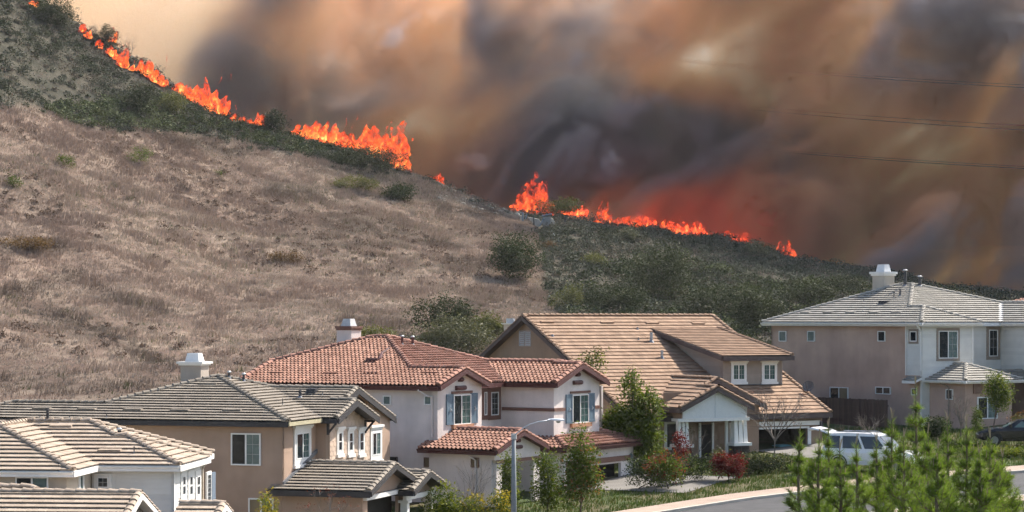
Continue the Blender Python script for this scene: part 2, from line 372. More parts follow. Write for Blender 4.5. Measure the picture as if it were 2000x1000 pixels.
def clip_poly(poly, axis_, val, keep_ge):
    out = []; n = len(poly)
    for i in range(n):
        p, q = poly[i], poly[(i+1) % n]
        a = (p[axis_] - val) if keep_ge else (val - p[axis_]); b = (q[axis_] - val) if keep_ge else (val - q[axis_])
        if a >= 0: out.append(p)
        if (a >= 0) != (b >= 0):
            t = a/(a-b); out.append((p[0] + (q[0]-p[0])*t, p[1] + (q[1]-p[1])*t))
    return out
def area2(poly): return abs(sum(poly[i][0]*poly[(i+1) % len(poly)][1] - poly[(i+1) % len(poly)][0]*poly[i][1] for i in range(len(poly))))/2

class House:
    """local frame: s runs along the wall that faces the camera's left, t along the street front, both level; z up from the pad"""
    def __init__(h, name, label, phi, u0, v0, D, drop, cat='house', group='two-storey houses below the burning hill'):
        f = R(phi); h.c, h.s = math.cos(f), math.sin(f); p = px(u0, v0, D)
        h.ox, h.oy, h.z0 = p.x, p.y, p.z - drop; h.phi = f
        h.root = empty(name, (p.x, p.y, h.z0), -f); tag(h.root, label, cat, group)
        h.Mw = Matrix.Translation((p.x, p.y, h.z0)) @ Matrix.Rotation(-f, 4, 'Z'); h.style = {}
    def S(h, u, t):
        U = (u-UC)/FPX; return (U*(h.oy + t*h.c) - h.ox - t*h.s) / (h.c + U*h.s)
    def T(h, u, s):
        U = (u-UC)/FPX; return (h.ox + s*h.c - U*(h.oy - s*h.s)) / (U*h.c - h.s)
    def Y(h, s, t): return h.oy - s*h.s + t*h.c
    def Z(h, v, s, t): return -(v-HORIZON)/FPX*h.Y(s, t) - h.z0
    def part(h, name, mb, mat, parent=None, smooth=False): return mb.build(name, mat, parent or h.root, smooth)

def fpt(face, a, z, o):
    """point on a house face: face = ('t', t0) looks towards -t, ('s', s0) looks towards +s"""
    return Vector((a, face[1] - o, z)) if face[0] == 't' else Vector((face[1] + o, a, z))
def fbox(mb, face, a0, a1, z0, z1, o0, o1):
    P = [fpt(face, a, z, o) for o in (o0, o1) for a, z in ((a0, z0), (a1, z0), (a1, z1), (a0, z1))]
    mb.add(P, [(0,3,2,1),(4,5,6,7),(0,1,5,4),(1,2,6,5),(2,3,7,6),(3,0,4,7)])
def fa(h, face, u, depth_guess=None): return h.S(u, face[1]) if face[0] == 't' else h.T(u, face[1])
def fz(h, face, v, a): return h.Z(v, a, face[1]) if face[0] == 't' else h.Z(v, face[1], a)

def wall(h, face, a0, a1, z0, z1, mat, gable=None, holes=(), thick=0.16, name='wall'):
    mb = MB()
    A = sorted({a0, a1, *[x for q in holes for x in q[:2]]}); Zs = sorted({z0, z1, *[x for q in holes for x in q[2:]]})
    for i in range(len(A)-1):
        for j in range(len(Zs)-1):
            m, n = (A[i]+A[i+1])/2, (Zs[j]+Zs[j+1])/2
            if any(q[0] < m < q[1] and q[2] < n < q[3] for q in holes): continue
            fbox(mb, face, A[i], A[i+1], Zs[j], Zs[j+1], -thick, 0)
    if gable:
        P = [fpt(face, a, z, 0) for a, z in gable]; off = fpt(face, 0, 0, -thick) - fpt(face, 0, 0, 0)
        mb.prism(P, off)
    o = h.part(name, mb, mat); o['_face'] = 0; del o['_face']; return o

def planks(h, wl, face, a0, a1, z0, z1, ex, mat, prof=None):
    k = 0; z = z0
    while z < z1 - 0.03:
        zt = min(z + ex, z1); b0, b1 = (a0, a1) if prof is None else prof(z, zt)
        if b1 - b0 > 0.15:
            mb = MB(); P = []
            for a in (b0, b1): P += [fpt(face, a, z, 0.001), fpt(face, a, z, 0.034), fpt(face, a, zt + 0.012, 0.012), fpt(face, a, zt + 0.012, 0.001)]
            mb.add(P, [(0,1,2,3),(7,6,5,4),(0,4,5,1),(1,5,6,2),(2,6,7,3)])
            link('plank', mb.mesh('plank', mat), wl)
        z = zt

def window(h, face, u0, u1, v0, v1, panes=(glass_dark, glass_blind), cols=None, grid=None, casing=None, cw=0.10, frame=vinyl, header=None, sill=None, parent=None, fw=0.05, split_h=False, um=None):
    a0, a1 = fa(h, face, u0), fa(h, face, u1); am = (a0+a1)/2
    z1, z0 = fz(h, face, v0, am), fz(h, face, v1, am)
    mb = MB(); w = fw
    for q in ((a0, a1, z0, z0+w), (a0, a1, z1-w, z1), (a0, a0+w, z0+w, z1-w), (a1-w, a1, z0+w, z1-w)): fbox(mb, face, *q, 0.0, 0.075)
    n = len(panes)
    cuts = []
    for i in range(1, n):
        if split_h: c = z0 + (z1-z0)*i/n; fbox(mb, face, a0+w, a1-w, c-w*0.6, c+w*0.6, 0.0, 0.065)
        else:
            c = a0 + (a1-a0)*i/n if um is None else fa(h, face, um); fbox(mb, face, c-w*0.6, c+w*0.6, z0+w, z1-w, 0.0, 0.065)
        cuts.append(c)
    wo = h.part('window', mb, frame)
    ed = ([z0+w] if split_h else [a0+w]) + cuts + ([z1-w] if split_h else [a1-w])
    for i, pm in enumerate(panes):
        pb = MB()
        q = (a0+w, a1-w, ed[i], ed[i+1]) if split_h else (ed[i], ed[i+1], z0+w, z1-w)
        fbox(pb, face, *q, 0.036, 0.042); link('pane', pb.mesh('pane', pm), wo)
        g = grid[i] if isinstance(grid, list) else grid
        if g:
            gb = MB(); gx_, gz_ = g
            for k in range(1, gx_): c = q[0] + (q[1]-q[0])*k/gx_; fbox(gb, face, c-0.008, c+0.008, q[2], q[3], 0.043, 0.052)
            for k in range(1, gz_): c = q[2] + (q[3]-q[2])*k/gz_; fbox(gb, face, q[0], q[1], c-0.008, c+0.008, 0.043, 0.050)
            if gb.v: link('muntin', gb.mesh('muntin', muntin_m), wo)
    if casing:
        cb = MB()
        for q in ((a0-cw, a0-0.003, z0-cw, z1+cw), (a1+0.003, a1+cw, z0-cw, z1+cw), (a0, a1, z0-cw, z0-0.003), (a0, a1, z1+0.003, z1+cw)): fbox(cb, face, *q, 0.0, 0.06)
        link('casing', cb.mesh('casing', casing), wo)
    if header:
        hb = MB(); e = cw + 0.09; fbox(hb, face, a0-e, a1+e, z1+cw+0.002, z1+cw+0.10, 0.0, 0.14); fbox(hb, face, a0-e+0.05, a1+e-0.05, z1+cw-0.07, z1+cw, 0.062, 0.10); link('window_header', hb.mesh('header', header), wo)
    if sill:
        sb = MB(); e = cw + 0.05; fbox(sb, face, a0-e, a1+e, z0-cw-0.14, z0-cw-0.002, 0.0, 0.12); link('window_sill', sb.mesh('sill', sill), wo)
    return wo, (a0, a1, z0, z1)

def lerp3(a, b, t): return tuple(a[i] + (b[i]-a[i])*t for i in range(3))

class Slope:
    def __init__(s, poly, E, d, z, p): s.poly, s.E, s.d, s.z, s.p = poly, E, d, z, p; s.a = (d[1], -d[0]); s.k = math.sqrt(1+p*p)
    def at(s, q): return Vector((q[0], q[1], s.z + s.p*((q[0]-s.E[0])*s.d[0] + (q[1]-s.E[1])*s.d[1])))
    def loc(s, q): x, y = q[0]-s.E[0], q[1]-s.E[1]; return (x*s.a[0] + y*s.a[1], (x*s.d[0] + y*s.d[1])*s.k)
    def frame(s):
        A = Vector((s.a[0], s.a[1], 0)); B = Vector((s.d[0], s.d[1], s.p))/s.k; return A, B, A.cross(B)

def flat_profile(W): return [(0.004, 0.0), (0.10*W, 0.004), (0.5*W, 0.0), (0.9*W, 0.004), (W-0.004, 0.0)]
def barrel_profile(W): return [(0.0, 0.0), (0.06*W, 0.030), (0.18*W, 0.066), (0.32*W, 0.078), (0.46*W, 0.066), (0.58*W, 0.030), (0.66*W, 0.004), (0.84*W, 0.0), (1.0*W, 0.004)]
def tile_mesh(name, mat, W, X, prof, lo, hi):
    mb = MB(); P = prof(W); n = len(P); ov = 0.03
    V = [(a, -0.0, lo + hh) for a, hh in P] + [(a, X + ov, hi + hh*0.8) for a, hh in P] + [(a, 0.0, max(lo + hh - 0.028, -.004)) for a, hh in P]
    Fs = [(i, i+1, n+i+1, n+i) for i in range(n-1)] + [(2*n+i, 2*n+i+1, i+1, i) for i in range(n-1)]
    Fs += [(2*n, 0, n), (n-1, 3*n-1, 2*n-1)]
    mb.add(V, Fs); return mb.mesh(name, mat)

def cap_mesh(name, mat, r, L):
    mb = MB(); n = 6; V = []
    for x, rr, lift in ((0, r, 0.035), (L+0.04, r*0.86, 0.0)):
        for k in range(n+1):
            a = math.pi*k/n; V.append((x, rr*math.cos(a)*1.05, rr*0.75*math.sin(a) + lift - 0.02))
    for k in range(n+1):
        a = math.pi*k/n; V.append((0, (r-0.03)*math.cos(a)*1.05, (r-0.03)*0.75*math.sin(a) - 0.02))
    Fs = [(k, k+1, n+1+k+1, n+1+k) for k in range(n)] + [(2*(n+1)+k, 2*(n+1)+k+1, k+1, k) for k in range(n)]
    mb.add(V, Fs); return mb.mesh(name, mat)

class Roof:
    """tiled roof: a deck, single tiles (the 300 that show largest as parts, the rest one part), ridge and hip caps, fascia"""
    def __init__(r, h, slopes, mat, deck, W=0.33, X=0.34, kind='flat', cap_r=0.13, lo=0.078, hi=0.012, limit=300, capmat=None, tag_kind=True):
        r.h, r.slopes = h, slopes
        mb = MB()
        for s in slopes:
            P = [s.at(q) - Vector((0, 0, 0.015)) for q in s.poly]; mb.prism(P, (0, 0, -0.13))
        r.ob = h.part('roof', mb, deck)
        prof = flat_profile if kind == 'flat' else barrel_profile
        tm = tile_mesh('roof_tile', mat, W, X, prof, lo, hi)
        r.cm = cap_mesh('ridge_tile', capmat or mat, cap_r, 0.36); r.mat = mat
        full, rest = [], MB(); R3 = h.Mw.to_3x3(); rr = random.Random(len(slopes)*7 + int(abs(h.ox)*10))
        for s in slopes:
            pl = [s.loc(q) for q in s.poly]; A, B, N = s.frame(); O = Vector((s.E[0], s.E[1], s.z))
            amin, amax = min(p[0] for p in pl), max(p[0] for p in pl); bmax = max(p[1] for p in pl); bmin = min(p[1] for p in pl)
            k = 0; b = bmin - 0.04
            pr = prof(W)
            while b < bmax - 0.02:
                b1 = min(b + X, bmax)
                row = clip_poly(clip_poly([(x, y) for x, y in pl], 1, max(b, bmin), True), 1, b1, False)
                if len(row) >= 3 and area2(row) > 1e-3:
                    i0 = math.floor((amin - 0.5*W)/W)
                    offs = (k % 2)*0.5*W if kind == 'flat' else 0.0
                    a = i0*W + offs
                    while a < amax:
                        cell = clip_poly(clip_poly(row, 0, a, True), 0, a+W, False)
                        ar = area2(cell) if len(cell) >= 3 else 0
                        if ar > 0.97*W*(min(b+X, bmax) - max(b, bmin)) and b1 - b > X*0.97:
                            o = O + A*a + B*b; wn = R3 @ N; wp = h.Mw @ (o + A*W/2 + B*X/2)
                            full.append((-(wn.dot(wp.normalized()))/wp.length_squared, o, A, B, N))
                        elif ar > 0.004:
                            lift = rr.uniform(-0.001, 0.001)
                            for j in range(len(pr)-1):
                                c = clip_poly(clip_poly(cell, 0, a+pr[j][0], True), 0, a+pr[j+1][0], False)
                                if len(c) < 3 or area2(c) < 2e-4: continue
                                top = []
                                for (x, y) in c:
                                    f = (x-a-pr[j][0])/(pr[j+1][0]-pr[j][0]); hh = pr[j][1]*(1-f) + pr[j+1][1]*f; g = (y-b)/X
                                    top.append((x, y, lo*(1-g) + hi*g + hh + lift))
                                V = [O + A*x + B*y + N*z for x, y, z in top]; n = len(V)
                                V2 = [O + A*x + B*y - N*0.004 for x, y, z in top]
                                rest.add(V + V2, [tuple(range(n))] + [(i, n+i, n+(i+1) % n, (i+1) % n) for i in range(n)])
                        a += W
                b += X; k += 1
        full.sort(key=lambda q: -q[0])
        vis = [f for f in full if f[0] > 0][:limit]
        for (_sc, o, A, B, N) in vis:
            t = rr.uniform(-0.006, 0.006); lift = rr.uniform(-0.001, 0.002)
            A2 = (A + N*t*0.4); Mx = Matrix(((A2.x, B.x, N.x, o.x+N.x*lift), (A2.y, B.y, N.y, o.y+N.y*lift), (A2.z, B.z, N.z, o.z+N.z*lift), (0, 0, 0, 1)))
            q = bpy.data.objects.new('roof_tile', tm); COL.objects.link(q); q.parent = r.ob; q.matrix_local = Mx
        tv = [Vector(v.co) for v in tm.vertices]; tf = [tuple(p.vertices) for p in tm.polygons]
        for f in full[len(vis):]:
            _sc, o, A, B, N = f; lift = rr.uniform(-0.001, 0.002); tw = rr.uniform(-0.003, 0.003)
            rest.add([o + A*v.x + B*v.y + N*(v.z + lift + tw*v.x) for v in tv], tf)
        if rest.v: tag(link('roof_tiles', rest.mesh('roof_tiles', mat), r.ob), kind='stuff')
        r.ncap = 0
    def caps(r, P, Q, lift=0.05, name='ridge_tile'):
        P, Q = Vector(P), Vector(Q); d = (Q-P); L = d.length; d.normalize()
        if d.z < -0.02: P, Q = Q, P; d = -d
        # caps lap downhill: each one starts at its lower end
        side = Vector((0, 0, 1)).cross(d).normalized(); up = d.cross(side)
        n = max(1, round(L/0.36))
        for i in range(n):
            o = P + d*(L*i/n) + up*(lift + random.uniform(-0.006, 0.006)); tw = random.uniform(-0.03, 0.03); d2 = (d + side*tw).normalized(); s2 = up.cross(d2)
            q = bpy.data.objects.new(name, r.cm); COL.objects.link(q); q.parent = r.ob
            k = L/n/0.36
            q.matrix_local = Matrix(((d2.x*k, s2.x, up.x, o.x), (d2.y*k, s2.y, up.y, o.y), (d2.z*k, s2.z, up.z, o.z), (0, 0, 0, 1)))
    def board(r, P, Q, mat, hgt=0.22, th=0.04, dz=-0.02, out=(0, 0), name='fascia'):
        """fascia under an eave or along a rake from P to Q, pushed outwards by out"""
        P, Q = Vector(P), Vector(Q); o = Vector((out[0]*th, out[1]*th, 0)); mb = MB()
        p, q = P + o*0.55 + Vector((0, 0, dz)), Q + o*0.55 + Vector((0, 0, dz))
        d = Vector((0, 0, -hgt)); w = Vector((out[0], out[1], 0))*th/2
        V = [p-w, q-w, q-w+d, p-w+d, p+w, q+w, q+w+d, p+w+d]
        mb.add(V, [(0,1,2,3),(7,6,5,4),(0,4,5,1),(1,5,6,2),(2,6,7,3),(3,7,4,0)])
        r.h.part(name, mb, mat)
    def gutter(r, P, Q, mat, out, size=0.12):
        P, Q = Vector(P), Vector(Q); mb = MB(); o = Vector((out[0], out[1], 0)); z = Vector((0, 0, 1))
        prof = [(0, 0), (0, -size), (size*0.6, -size), (size, -size*0.35), (size*1.05, 0), (size*0.95, 0), (size*0.5, -size*0.85), (0.02, -size*0.85), (0.02, 0)]
        n = len(prof); V = [X_ + o*a + z*(b-0.01) for X_ in (P, Q) for a, b in prof]
        mb.add(V, [(i, (i+1) % n, n+(i+1) % n, n+i) for i in range(n)] + [tuple(range(n)), tuple(range(2*n-1, n-1, -1))])
        r.h.part('gutter', mb, mat)

def vent_pipe(h, s, t, z0, z1, rad, mat, cap=True, par=None):
    mb = MB(); mb.tube([(s, t, z0), (s, t, z1)], rad, 8)
    o = h.part('vent_pipe', mb, mat, par)
    if cap:
        c = MB(); c.tube([(s, t, z1), (s, t, z1+0.05), (s, t, z1+0.09)], [rad*1.55, rad*1.6, rad*0.7], 8); link('vent_cap', c.mesh('vent_cap', metal_grey), o)
    f = MB(); f.tube([(s, t, z0+0.0), (s, t, z0+0.16)], [rad*2.2, rad*1.05], 8); link('flashing', f.mesh('flashing', flash_mat), o)
def on_slope_px(h, sl, u, v):
    """where the view ray through u, v meets the roof slope: local point"""
    d = px(u, v, 1.0); ex = Vector((h.c, -h.s, 0)); ey = Vector((h.s, h.c, 0))
    a, b = d.dot(ex), d.dot(ey); O = Vector((h.ox, h.oy, 0)); oa, ob = -O.dot(ex), -O.dot(ey)
    # local s = oa + a*k, t = ob + b*k, z = d.z*k - z0
    num = sl.z + sl.p*((oa-sl.E[0])*sl.d[0] + (ob-sl.E[1])*sl.d[1]) + h.z0
    den = d.z - sl.p*(a*sl.d[0] + b*sl.d[1]); k = num/den
    return Vector((oa + a*k, ob + b*k, d.z*k - h.z0))
def vents_px(h, sl, lst, mat=metal_dark):
    for (u, vt, vb, rad, cap) in lst:
        p = on_slope_px(h, sl, u, vb); z1 = h.Z(vt, p.x, p.y); vent_pipe(h, p.x, p.y, p.z-0.05, z1, rad, mat, cap)
def tile_vents(h, r, sl, lst, mat):
    """low dormer vents: one raised tile pan with dark sides"""
    A, B, N = sl.frame()
    for (u, v) in lst:
        p = on_slope_px(h, sl, u, v); mb = MB(); w, l, e = 0.42, 0.30, 0.13
        V = [p - A*w, p + A*w, p + A*w + B*l, p - A*w + B*l, p - A*w + N*e, p + A*w + N*e, p + A*w*0.95 + B*l + N*0.05, p - A*w*0.95 + B*l + N*0.05]
        mb.add(V, [(0,1,5,4),(1,2,6,5),(2,3,7,6),(3,0,4,7),(4,5,6,7)]); link('roof_vent', mb.mesh('roof_vent', mat), r.ob)
        gb = MB(); gb.add([p - A*w*0.9 - B*0.004 + N*0.03, p + A*w*0.9 - B*0.004 + N*0.03, p + A*w*0.9 - B*0.004 + N*0.10, p - A*w*0.9 - B*0.004 + N*0.10], [(0,1,2,3)])
def chimney(h, uL, uE, uR, y, v_shaft, v_cap, v_flue, zb, mat, capmat, fluemat, cap_over=0.10, flue=(0.22, 0.12)):
    p = px(uE, v_shaft, y); d = Vector((p.x-h.ox, p.y-h.oy)); s1 = d.x*h.c - d.y*h.s; t0 = d.x*h.s + d.y*h.c
    s0, t1 = h.S(uL, t0), h.T(uR, s1); z1 = h.Z(v_shaft, s1, t0); z2 = h.Z(v_cap, s1, t0); z3 = h.Z(v_flue, s1, t0)
    mb = MB(); mb.box((s0, t0, zb), (s1, t1, z1)); c = h.part('chimney', mb, mat)
    e = cap_over; cb = MB(); zc = z1 + (z2-z1)*0.45
    cb.box((s0-e*0.5, t0-e*0.5, z1+0.002), (s1+e*0.5, t1+e*0.5, zc)); cb.box((s0-e, t0-e, zc+0.001), (s1+e, t1+e, z2)); link('chimney_cap', cb.mesh('chimney_cap', capmat), c)
    a, b = flue; fb = MB()
    lo = [(s0+a*0.5, t0+a*0.5), (s1-a*0.5, t0+a*0.5), (s1-a*0.5, t1-a*0.5), (s0+a*0.5, t1-a*0.5)]; k = a*0.5 + b
    hi = [(s0+k, t0+k), (s1-k, t0+k), (s1-k, t1-k), (s0+k, t1-k)]
    fb.add([(x, y_, z2+0.002) for x, y_ in lo] + [(x, y_, z3) for x, y_ in hi], [(0,1,5,4),(1,2,6,5),(2,3,7,6),(3,0,4,7),(4,5,6,7),(3,2,1,0)])
    link('chimney_flue', fb.mesh('chimney_flue', fluemat), c)
    return c
def downspout(h, pts, mat, w=0.045):
    mb = MB(); mb.tube(pts, w, 6); h.part('downspout', mb, mat)
def box_part(h, name, face, q, o0, o1, mat, par=None):
    mb = MB(); fbox(mb, face, *q, o0, o1); return h.part(name, mb, mat, par)

# tile colours (concrete and clay)
tile_buff = simple('tile_buff', (0.375, 0.305, 0.24), 0.85, 0.18, 2.5, objvar=0.13, tint=(0.9, 1.0, 1.1), spec=0.2)
tile_grey = simple('tile_grey_brown', (0.245, 0.212, 0.172), 0.85, 0.24, 2.0, objvar=0.15, tint=(1.0, 0.95, 0.85), spec=0.2)
tile_clay = simple('tile_clay', (0.31, 0.17, 0.122), 0.8, 0.26, 2.0, objvar=0.28, tint=(0.8, 1.1, 1.2), spec=0.2)
cap_clay = simple('cap_clay', (0.33, 0.17, 0.125), 0.8, 0.2, 3.0, objvar=0.30, spec=0.2)
tile_tan = simple('tile_tan', (0.285, 0.19, 0.128), 0.85, 0.22, 2.0, objvar=0.17, tint=(0.8, 1.0, 1.1), spec=0.2)
tile_pale = simple('tile_pale', (0.335, 0.315, 0.28), 0.8, 0.2, 2.0, objvar=0.13, tint=(0.9, 0.9, 1.0), spec=0.2)

# ------------------------------------------------------------------ house 1: cream house, bottom left
def house_one():
    h = House('house', 'cream house with buff tiled hip roof and white fascia at the bottom left corner', 5, 350, 909, 82, 5.6)
    p, ze, r = 0.36, 5.6, 3.8
    st = STUCCO('stucco_cream', (0.52, 0.45, 0.36)); sid = simple('siding_white', (0.66, 0.65, 0.61), 0.65, 0.06, 2.0, objvar=0.06)
    sB = h.S(191, 0); L = 26.0
    MF = Slope([(sB, 0), (0, 0), (-2.5, 2.5), (-2.95, 2.5), (-4.25, r), (sB-r, r)], (0, 0), (0, 1), ze, p)
    WE = Slope([(0, 0), (0, 5), (-2.5, 2.5)], (0, 0), (-1, 0), ze, p)
    WB = Slope([(0, 5), (-0.45, 5), (-2.95, 2.5), (-2.5, 2.5)], (0, 5), (0, -1), ze, p)
    ME = Slope([(-.45, 5), (-.45, 7.6), (-4.25, r), (-2.95, 2.5)], (-.45, 0), (-1, 0), ze, p)
    MBk = Slope([(-.45, 7.6), (-L, 7.6), (-L, r), (-4.25, r)], (0, 7.6), (0, -1), ze, p)
    BR = Slope([(sB, -3.2), (sB, 0), (sB-r, r), (sB-r, .6)], (sB, 0), (-1, 0), ze, p)
    BF = Slope([(sB, -3.2), (sB-r, .6), (sB-r*2, -3.2)], (0, -3.2), (0, 1), ze, p)
    BL = Slope([(sB-r, .6), (sB-r, r), (-L, r), (-L, 0), (sB-2*r, 0), (sB-2*r, -3.2)], (sB-2*r, 0), (1, 0), ze, p)
    BL = Slope([(sB-r, .6), (sB-r, r), (sB-2*r, 0), (sB-2*r, -3.2)], (sB-2*r, 0), (1, 0), ze, p)
    MF2 = Slope([(sB-2*r, 0), (sB-r, r), (-L, r), (-L, 0)], (0, 0), (0, 1), ze, p)
    R_ = Roof(h, [MF, WE, WB, ME, MBk, BR, BF, BL, MF2], tile_buff, white_paint, W=0.34, X=0.36)
    A = lambda s, q: s.at(q)
    for P, Q in ((A(MF,(0,0)), A(MF,(-2.5,2.5))), (A(MF,(-2.95,2.5)), A(MF,(-4.25,r))), (A(MF,(-4.25,r)), A(MF,(sB-r,r))), (A(BR,(sB,-3.2)), A(BR,(sB-r,.6))), (A(BR,(sB-r,.6)), A(BR,(sB-r,r))),
                 (A(WE,(0,5)), A(WE,(-2.5,2.5))), (A(ME,(-.45,7.6)), A(ME,(-4.25,r))), (A(MF,(-2.5,2.5)), A(MF,(-2.95,2.5)))): R_.caps(P, Q)
    for P, Q, o in (((sB,0,ze),(0,0,ze),(0,-1)), ((0,0,ze),(0,5,ze),(1,0)), ((-.45,5,ze),(-.45,7.6,ze),(1,0)), ((sB,-3.2,ze),(sB,0,ze),(1,0)), ((-22,-3.2,ze),(sB,-3.2,ze),(0,-1))): R_.board(P, Q, white_paint, 0.20, 0.05, out=o)
    R_.gutter((sB+.05,0,ze-.03), (0,0,ze-.03), white_paint, (0,-1), 0.09); R_.gutter((-22,-3.2,ze-.03), (sB,-3.2,ze-.03), white_paint, (0,-1), 0.09)
    ov = 0.30
    w1 = wall(h, ('t', ov), sB-ov+.001, -ov, 0, ze-.03, sid)
    planks(h, w1, ('t', ov), sB-ov+.9, -ov-.06, 1.5, ze-.1, 0.19, sid)
    w2 = wall(h, ('s', -ov), ov+.001, 4.7, 0, ze-.03, sid)
    planks(h, w2, ('s', -ov), ov+.02, 4.6, 1.5, ze-.1, 0.19, sid)
    box_part(h, 'corner_board', ('s', -ov), (ov-.04, ov+.10, 0, ze-.05), 0.036, 0.06, white_paint)
    wall(h, ('s', -.45-ov), 4.7, 7.3, 0, ze-.03, st); wall(h, ('s', sB-ov), -2.9+.16, ov-.16, 0, ze-.03, st); wall(h, ('t', -2.9), -24, sB-ov, 0, ze-.03, st)
    wall(h, ('t', 7.46), -24, -.9, 0, ze-.03, st)
    window(h, ('t', -2.9), 31, 95, 931, 985, (glass_dark, glass_pale))
    window(h, ('t', ov), 190, 213, 931, 953, (glass_dark,), grid=(2, 2), casing=white_paint, cw=0.11)
    window(h, ('s', sB-ov), 153, 160, 926, 958, (glass_blind,), casing=white_paint, cw=0.10)
    for a, b in ((353.5, 359.5), (367.5, 373.5), (382, 388)): window(h, ('s', -ov), a, b, 929, 968, (glass_dark, glass_dark), split_h=True, casing=white_paint, cw=0.20)
    _, q = window(h, ('s', -ov), 402, 409.5, 925, 981, (glass_dark,), grid=(2, 6), casing=white_paint, cw=0.08)
    shut = simple('shutter_slate', (0.13, 0.17, 0.22), 0.6, 0.1); box_part(h, 'shutter', ('s', -ov), (q[1]+.1, q[1]+.75, q[2], q[3]), 0.0, 0.07, shut)
    downspout(h, [(-.40,6.9,ze-.2), (-.62,6.75,ze-.45), (-.69,6.75,ze-.6), (-.69,6.75,0.1)], st)
    vents_px(h, BR if False else ME, [(233, 840, 852, .07, True)]); vents_px(h, MF, [(262, 872, 887, .022, False)], metal_dark)
    p_ = on_slope_px(h, MF, 93, 824); vent_pipe(h, p_.x, p_.y, p_.z-.1, h.Z(797, p_.x, p_.y), .06, metal_dark, False)
    tile_vents(h, R_, MF, [(118, 837), (213, 885)], tile_buff)
    # lower roofs over the garage and the porch, standing forward of the house
    zl = h.Z(962, -3, -6.2); pl = 0.36
    s1 = h.S(276, -6.2); GF = Slope([(-24, -9.4), (s1, -9.4), (s1, -6.2), (-24, -6.2)], (0, -9.4), (0, 1), zl - pl*3.2, pl)
    GB = Slope([(-24, -3.0), (-24, -6.2), (s1, -6.2), (s1, -3.0)], (0, -3.0), (0, -1), zl - pl*3.2, pl)
    zp = h.Z(983, -1, -5.0); s2, s3 = h.S(350, -5.0)+0, h.S(440, -5.0)
    PF = Slope([(s2, -6.8), (s3, -6.8), (s3, -5.0), (s2, -5.0)], (0, -6.8), (0, 1), zp - pl*1.8, pl); PB = Slope([(s2, -3.2), (s2, -5.0), (s3, -5.0), (s3, -3.2)], (0, -3.2), (0, -1), zp - pl*1.8, pl)
    zq = h.Z(951, -8, -4.8); s4 = h.S(62, -4.8)
    QF = Slope([(-24, -7.2), (s4+2.4, -7.2), (s4, -4.8), (-24, -4.8)], (0, -7.2), (0, 1), zq - pl*2.4, pl); QE = Slope([(s4+2.4, -7.2), (s4+2.4, -3.2), (s4+.8,-3.2), (s4, -4.8)], (s4+2.4, 0), (-1, 0), zq - pl*2.4, pl)
    R2 = Roof(h, [GF, GB, PF, PB, QF, QE], tile_buff, white_paint, W=0.34, X=0.36, limit=200)
    R2.caps(GF.at((-11, -6.2)), GF.at((s1, -6.2))); R2.caps(PF.at((s2, -5.0)), PF.at((s3, -5.0))); R2.caps(QF.at((-15, -4.8)), QF.at((s4, -4.8))); R2.caps(QF.at((s4, -4.8)), QF.at((s4+2.4, -7.2)))
    for S_, sE, ta, tb in ((GF, s1, -9.4, -6.2), (GB, s1, -3.0, -6.2), (PF, s3, -6.8, -5.0), (PB, s3, -3.2, -5.0)):
        R2.caps(S_.at((sE-.08, ta)), S_.at((sE-.08, tb)), .04, 'rake_tile'); R2.board(S_.at((sE, ta)), S_.at((sE, tb)), tile_buff if False else white_paint, .18, .05, out=(1, 0), name='rake_board')
    for sE, ta, tm_, tb, zr, w_ in ((s1-.35, -9.0, -6.2, -3.0, zl, 3.2), (s3-.3, -6.6, -5.0, -3.3, zp, 1.8)):
        wall(h, ('s', sE), ta, tb, 0, zr - pl*w_ - .1, st, gable=[(ta, zr-pl*w_-.1), (tb, zr-pl*w_-.1), (tm_, zr-.18)])
    wall(h, ('t', -9.0), -24, s1-.5, 0, zl-pl*3.2, st); wall(h, ('t', -6.5), s2+.4, s3-.5, 0, zp-pl*1.8, st)
    return h
H1 = house_one()

